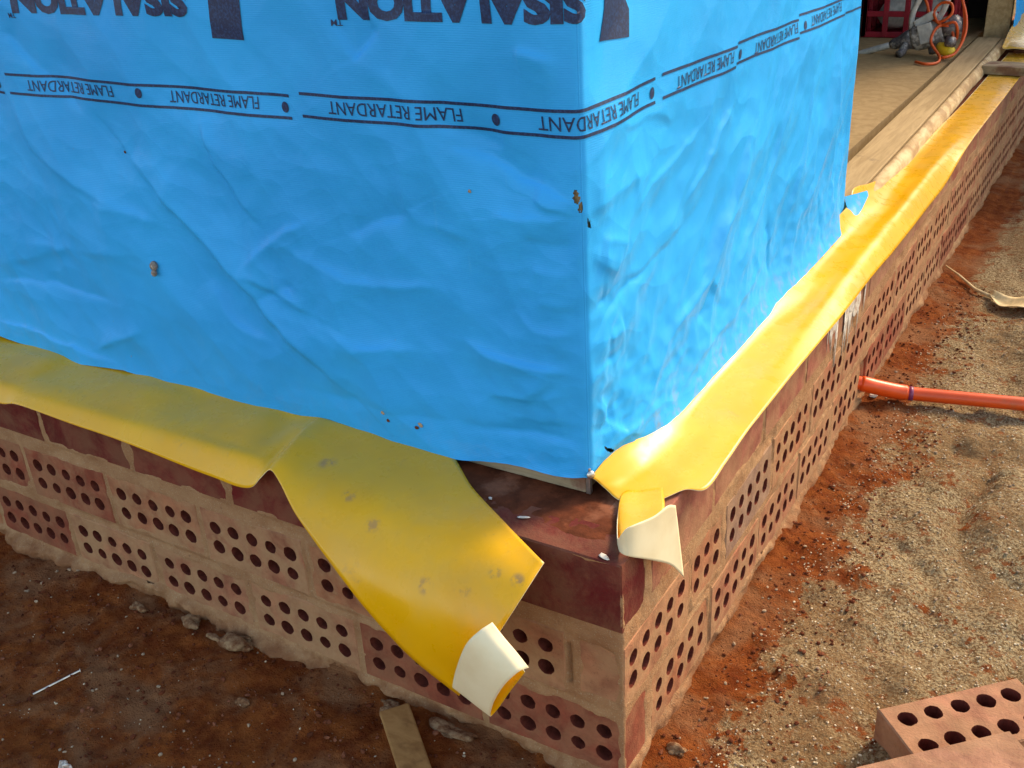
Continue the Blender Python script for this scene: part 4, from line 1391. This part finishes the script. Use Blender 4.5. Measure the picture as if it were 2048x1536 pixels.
part(MB().tube([pt(0.19, -0.05, -0.02), pt(0.20, -0.075, -0.03)], [0.016, 0.014], 12), 'foot', MAT['darkmetal'], h, True)

# ---- red crate
cr = empty('plastic_crate', (-0.53, 4.21, 0.436))
tag(cr, 'dark red plastic crate with square openings inside the doorway', 'crate')
W, Hh = 0.36, 0.30
def crate_side(cx, cy, dx, dy):
    m = MB()
    for zc in (0.012, 0.10, 0.195, 0.288):
        m.box((cx, cy, zc), (dx if dx else 0.014, dy if dy else 0.014, 0.024), bevel=0.003)
    return m
for (nm, cx, cy, dx, dy) in (('front_side', 0, -W / 2, W, 0), ('back_side', 0, W / 2, W, 0), ('end_side', -W / 2, 0, 0, W), ('end_side', W / 2, 0, 0, W)):
    crate_side(cx, cy, dx, dy).build(nm, MAT['red'], cr)
    for k in range(5):
        t = -0.5 + k / 4
        MB().box((cx + dx * t, cy + dy * t, Hh / 2), (0.021, 0.021, Hh - 0.004), bevel=0.002).build('slat', MAT['red'], cr)
MB().box((0, 0, 0.006), (W - 0.03, W - 0.03, 0.008)).build('base', MAT['red'], cr)
for k, (x, y, z, s) in enumerate(((-0.09, -0.06, 0.085, 0.075), (0.06, -0.04, 0.075, 0.065), (0.0, 0.06, 0.10, 0.09), (-0.05, -0.05, 0.21, 0.065), (0.09, 0.0, 0.20, 0.07))):
    o = MB().blob((0, 0, 0), (s, s * 0.8, s * 0.9), 2, 0.5, seed=70 + k).build('rubble_bag', MAT['pale'], None, True)
    o.location = (-0.53 + x, 4.21 + y, 0.436 + z)
    tag(o, 'pale lumpy bag of rubble packed inside the red crate', 'bag', 'bags in the crate')

# ---- orange cord in loose coils over the tool
g = random.Random(8)
ctl = [(-0.46, 3.86, 0.66), (-0.42, 3.84, 0.60), (-0.39, 3.80, 0.55), (-0.345, 3.76, 0.535), (-0.305, 3.76, 0.565), (-0.315, 3.78, 0.60), (-0.355, 3.79, 0.60), (-0.375, 3.78, 0.565), (-0.34, 3.75, 0.525), (-0.285, 3.74, 0.535), (-0.275, 3.76, 0.475), (-0.305, 3.74, 0.435), (-0.275, 3.71, 0.42),
       (-0.252, 3.74, 0.46), (-0.262, 3.80, 0.54), (-0.29, 3.84, 0.62), (-0.35, 3.87, 0.68), (-0.42, 3.88, 0.70), (-0.33, 3.87, 0.665), (-0.27, 3.82, 0.58), (-0.245, 3.76, 0.50), (-0.262, 3.70, 0.43), (-0.30, 3.66, 0.415), (-0.325, 3.72, 0.41), (-0.285, 3.74, 0.45), (-0.30, 3.76, 0.51), (-0.345, 3.74, 0.52), (-0.36, 3.70, 0.47), (-0.315, 3.66, 0.42), (-0.31, 3.60, 0.406), (-0.345, 3.56, 0.406), (-0.39, 3.60, 0.406)]
ctl = [(x + 0.035, y - 0.19, z + 0.036) for x, y, z in ctl]
cd = empty('extension_cord', (-0.295, 3.45, 0.436))
tag(cd, 'orange extension cord looped over the demolition hammer', 'cord')
part(MB().tube([tuple(p) for p in catmull(ctl, 7)], 0.0055, 8), 'cable', MAT['cord'], cd, True)
part(MB().tube([(-0.300, 3.545, 0.482), (-0.280, 3.535, 0.475), (-0.250, 3.52, 0.465), (-0.235, 3.51, 0.460)], [0.018, 0.024, 0.024, 0.014], 12), 'plug', MAT['yplug'], cd, True)
part(MB().tube([(-0.265, 3.525, 0.502), (-0.240, 3.515, 0.502)], [0.022, 0.020], 14), 'socket', MAT['darkmetal'], cd, True)

# timber chock over the strip
o = boxthing('timber_chock', (0, 0, 0), (0.42, 0.11, 0.032), MAT['wood_x'], bevel=0.003)
o.location = (0.105, 3.42, 0.424)
o.rotation_euler = (0, 0, R(-8))
tag(o, 'short weathered board laid across the flashing at the doorway end', 'board')
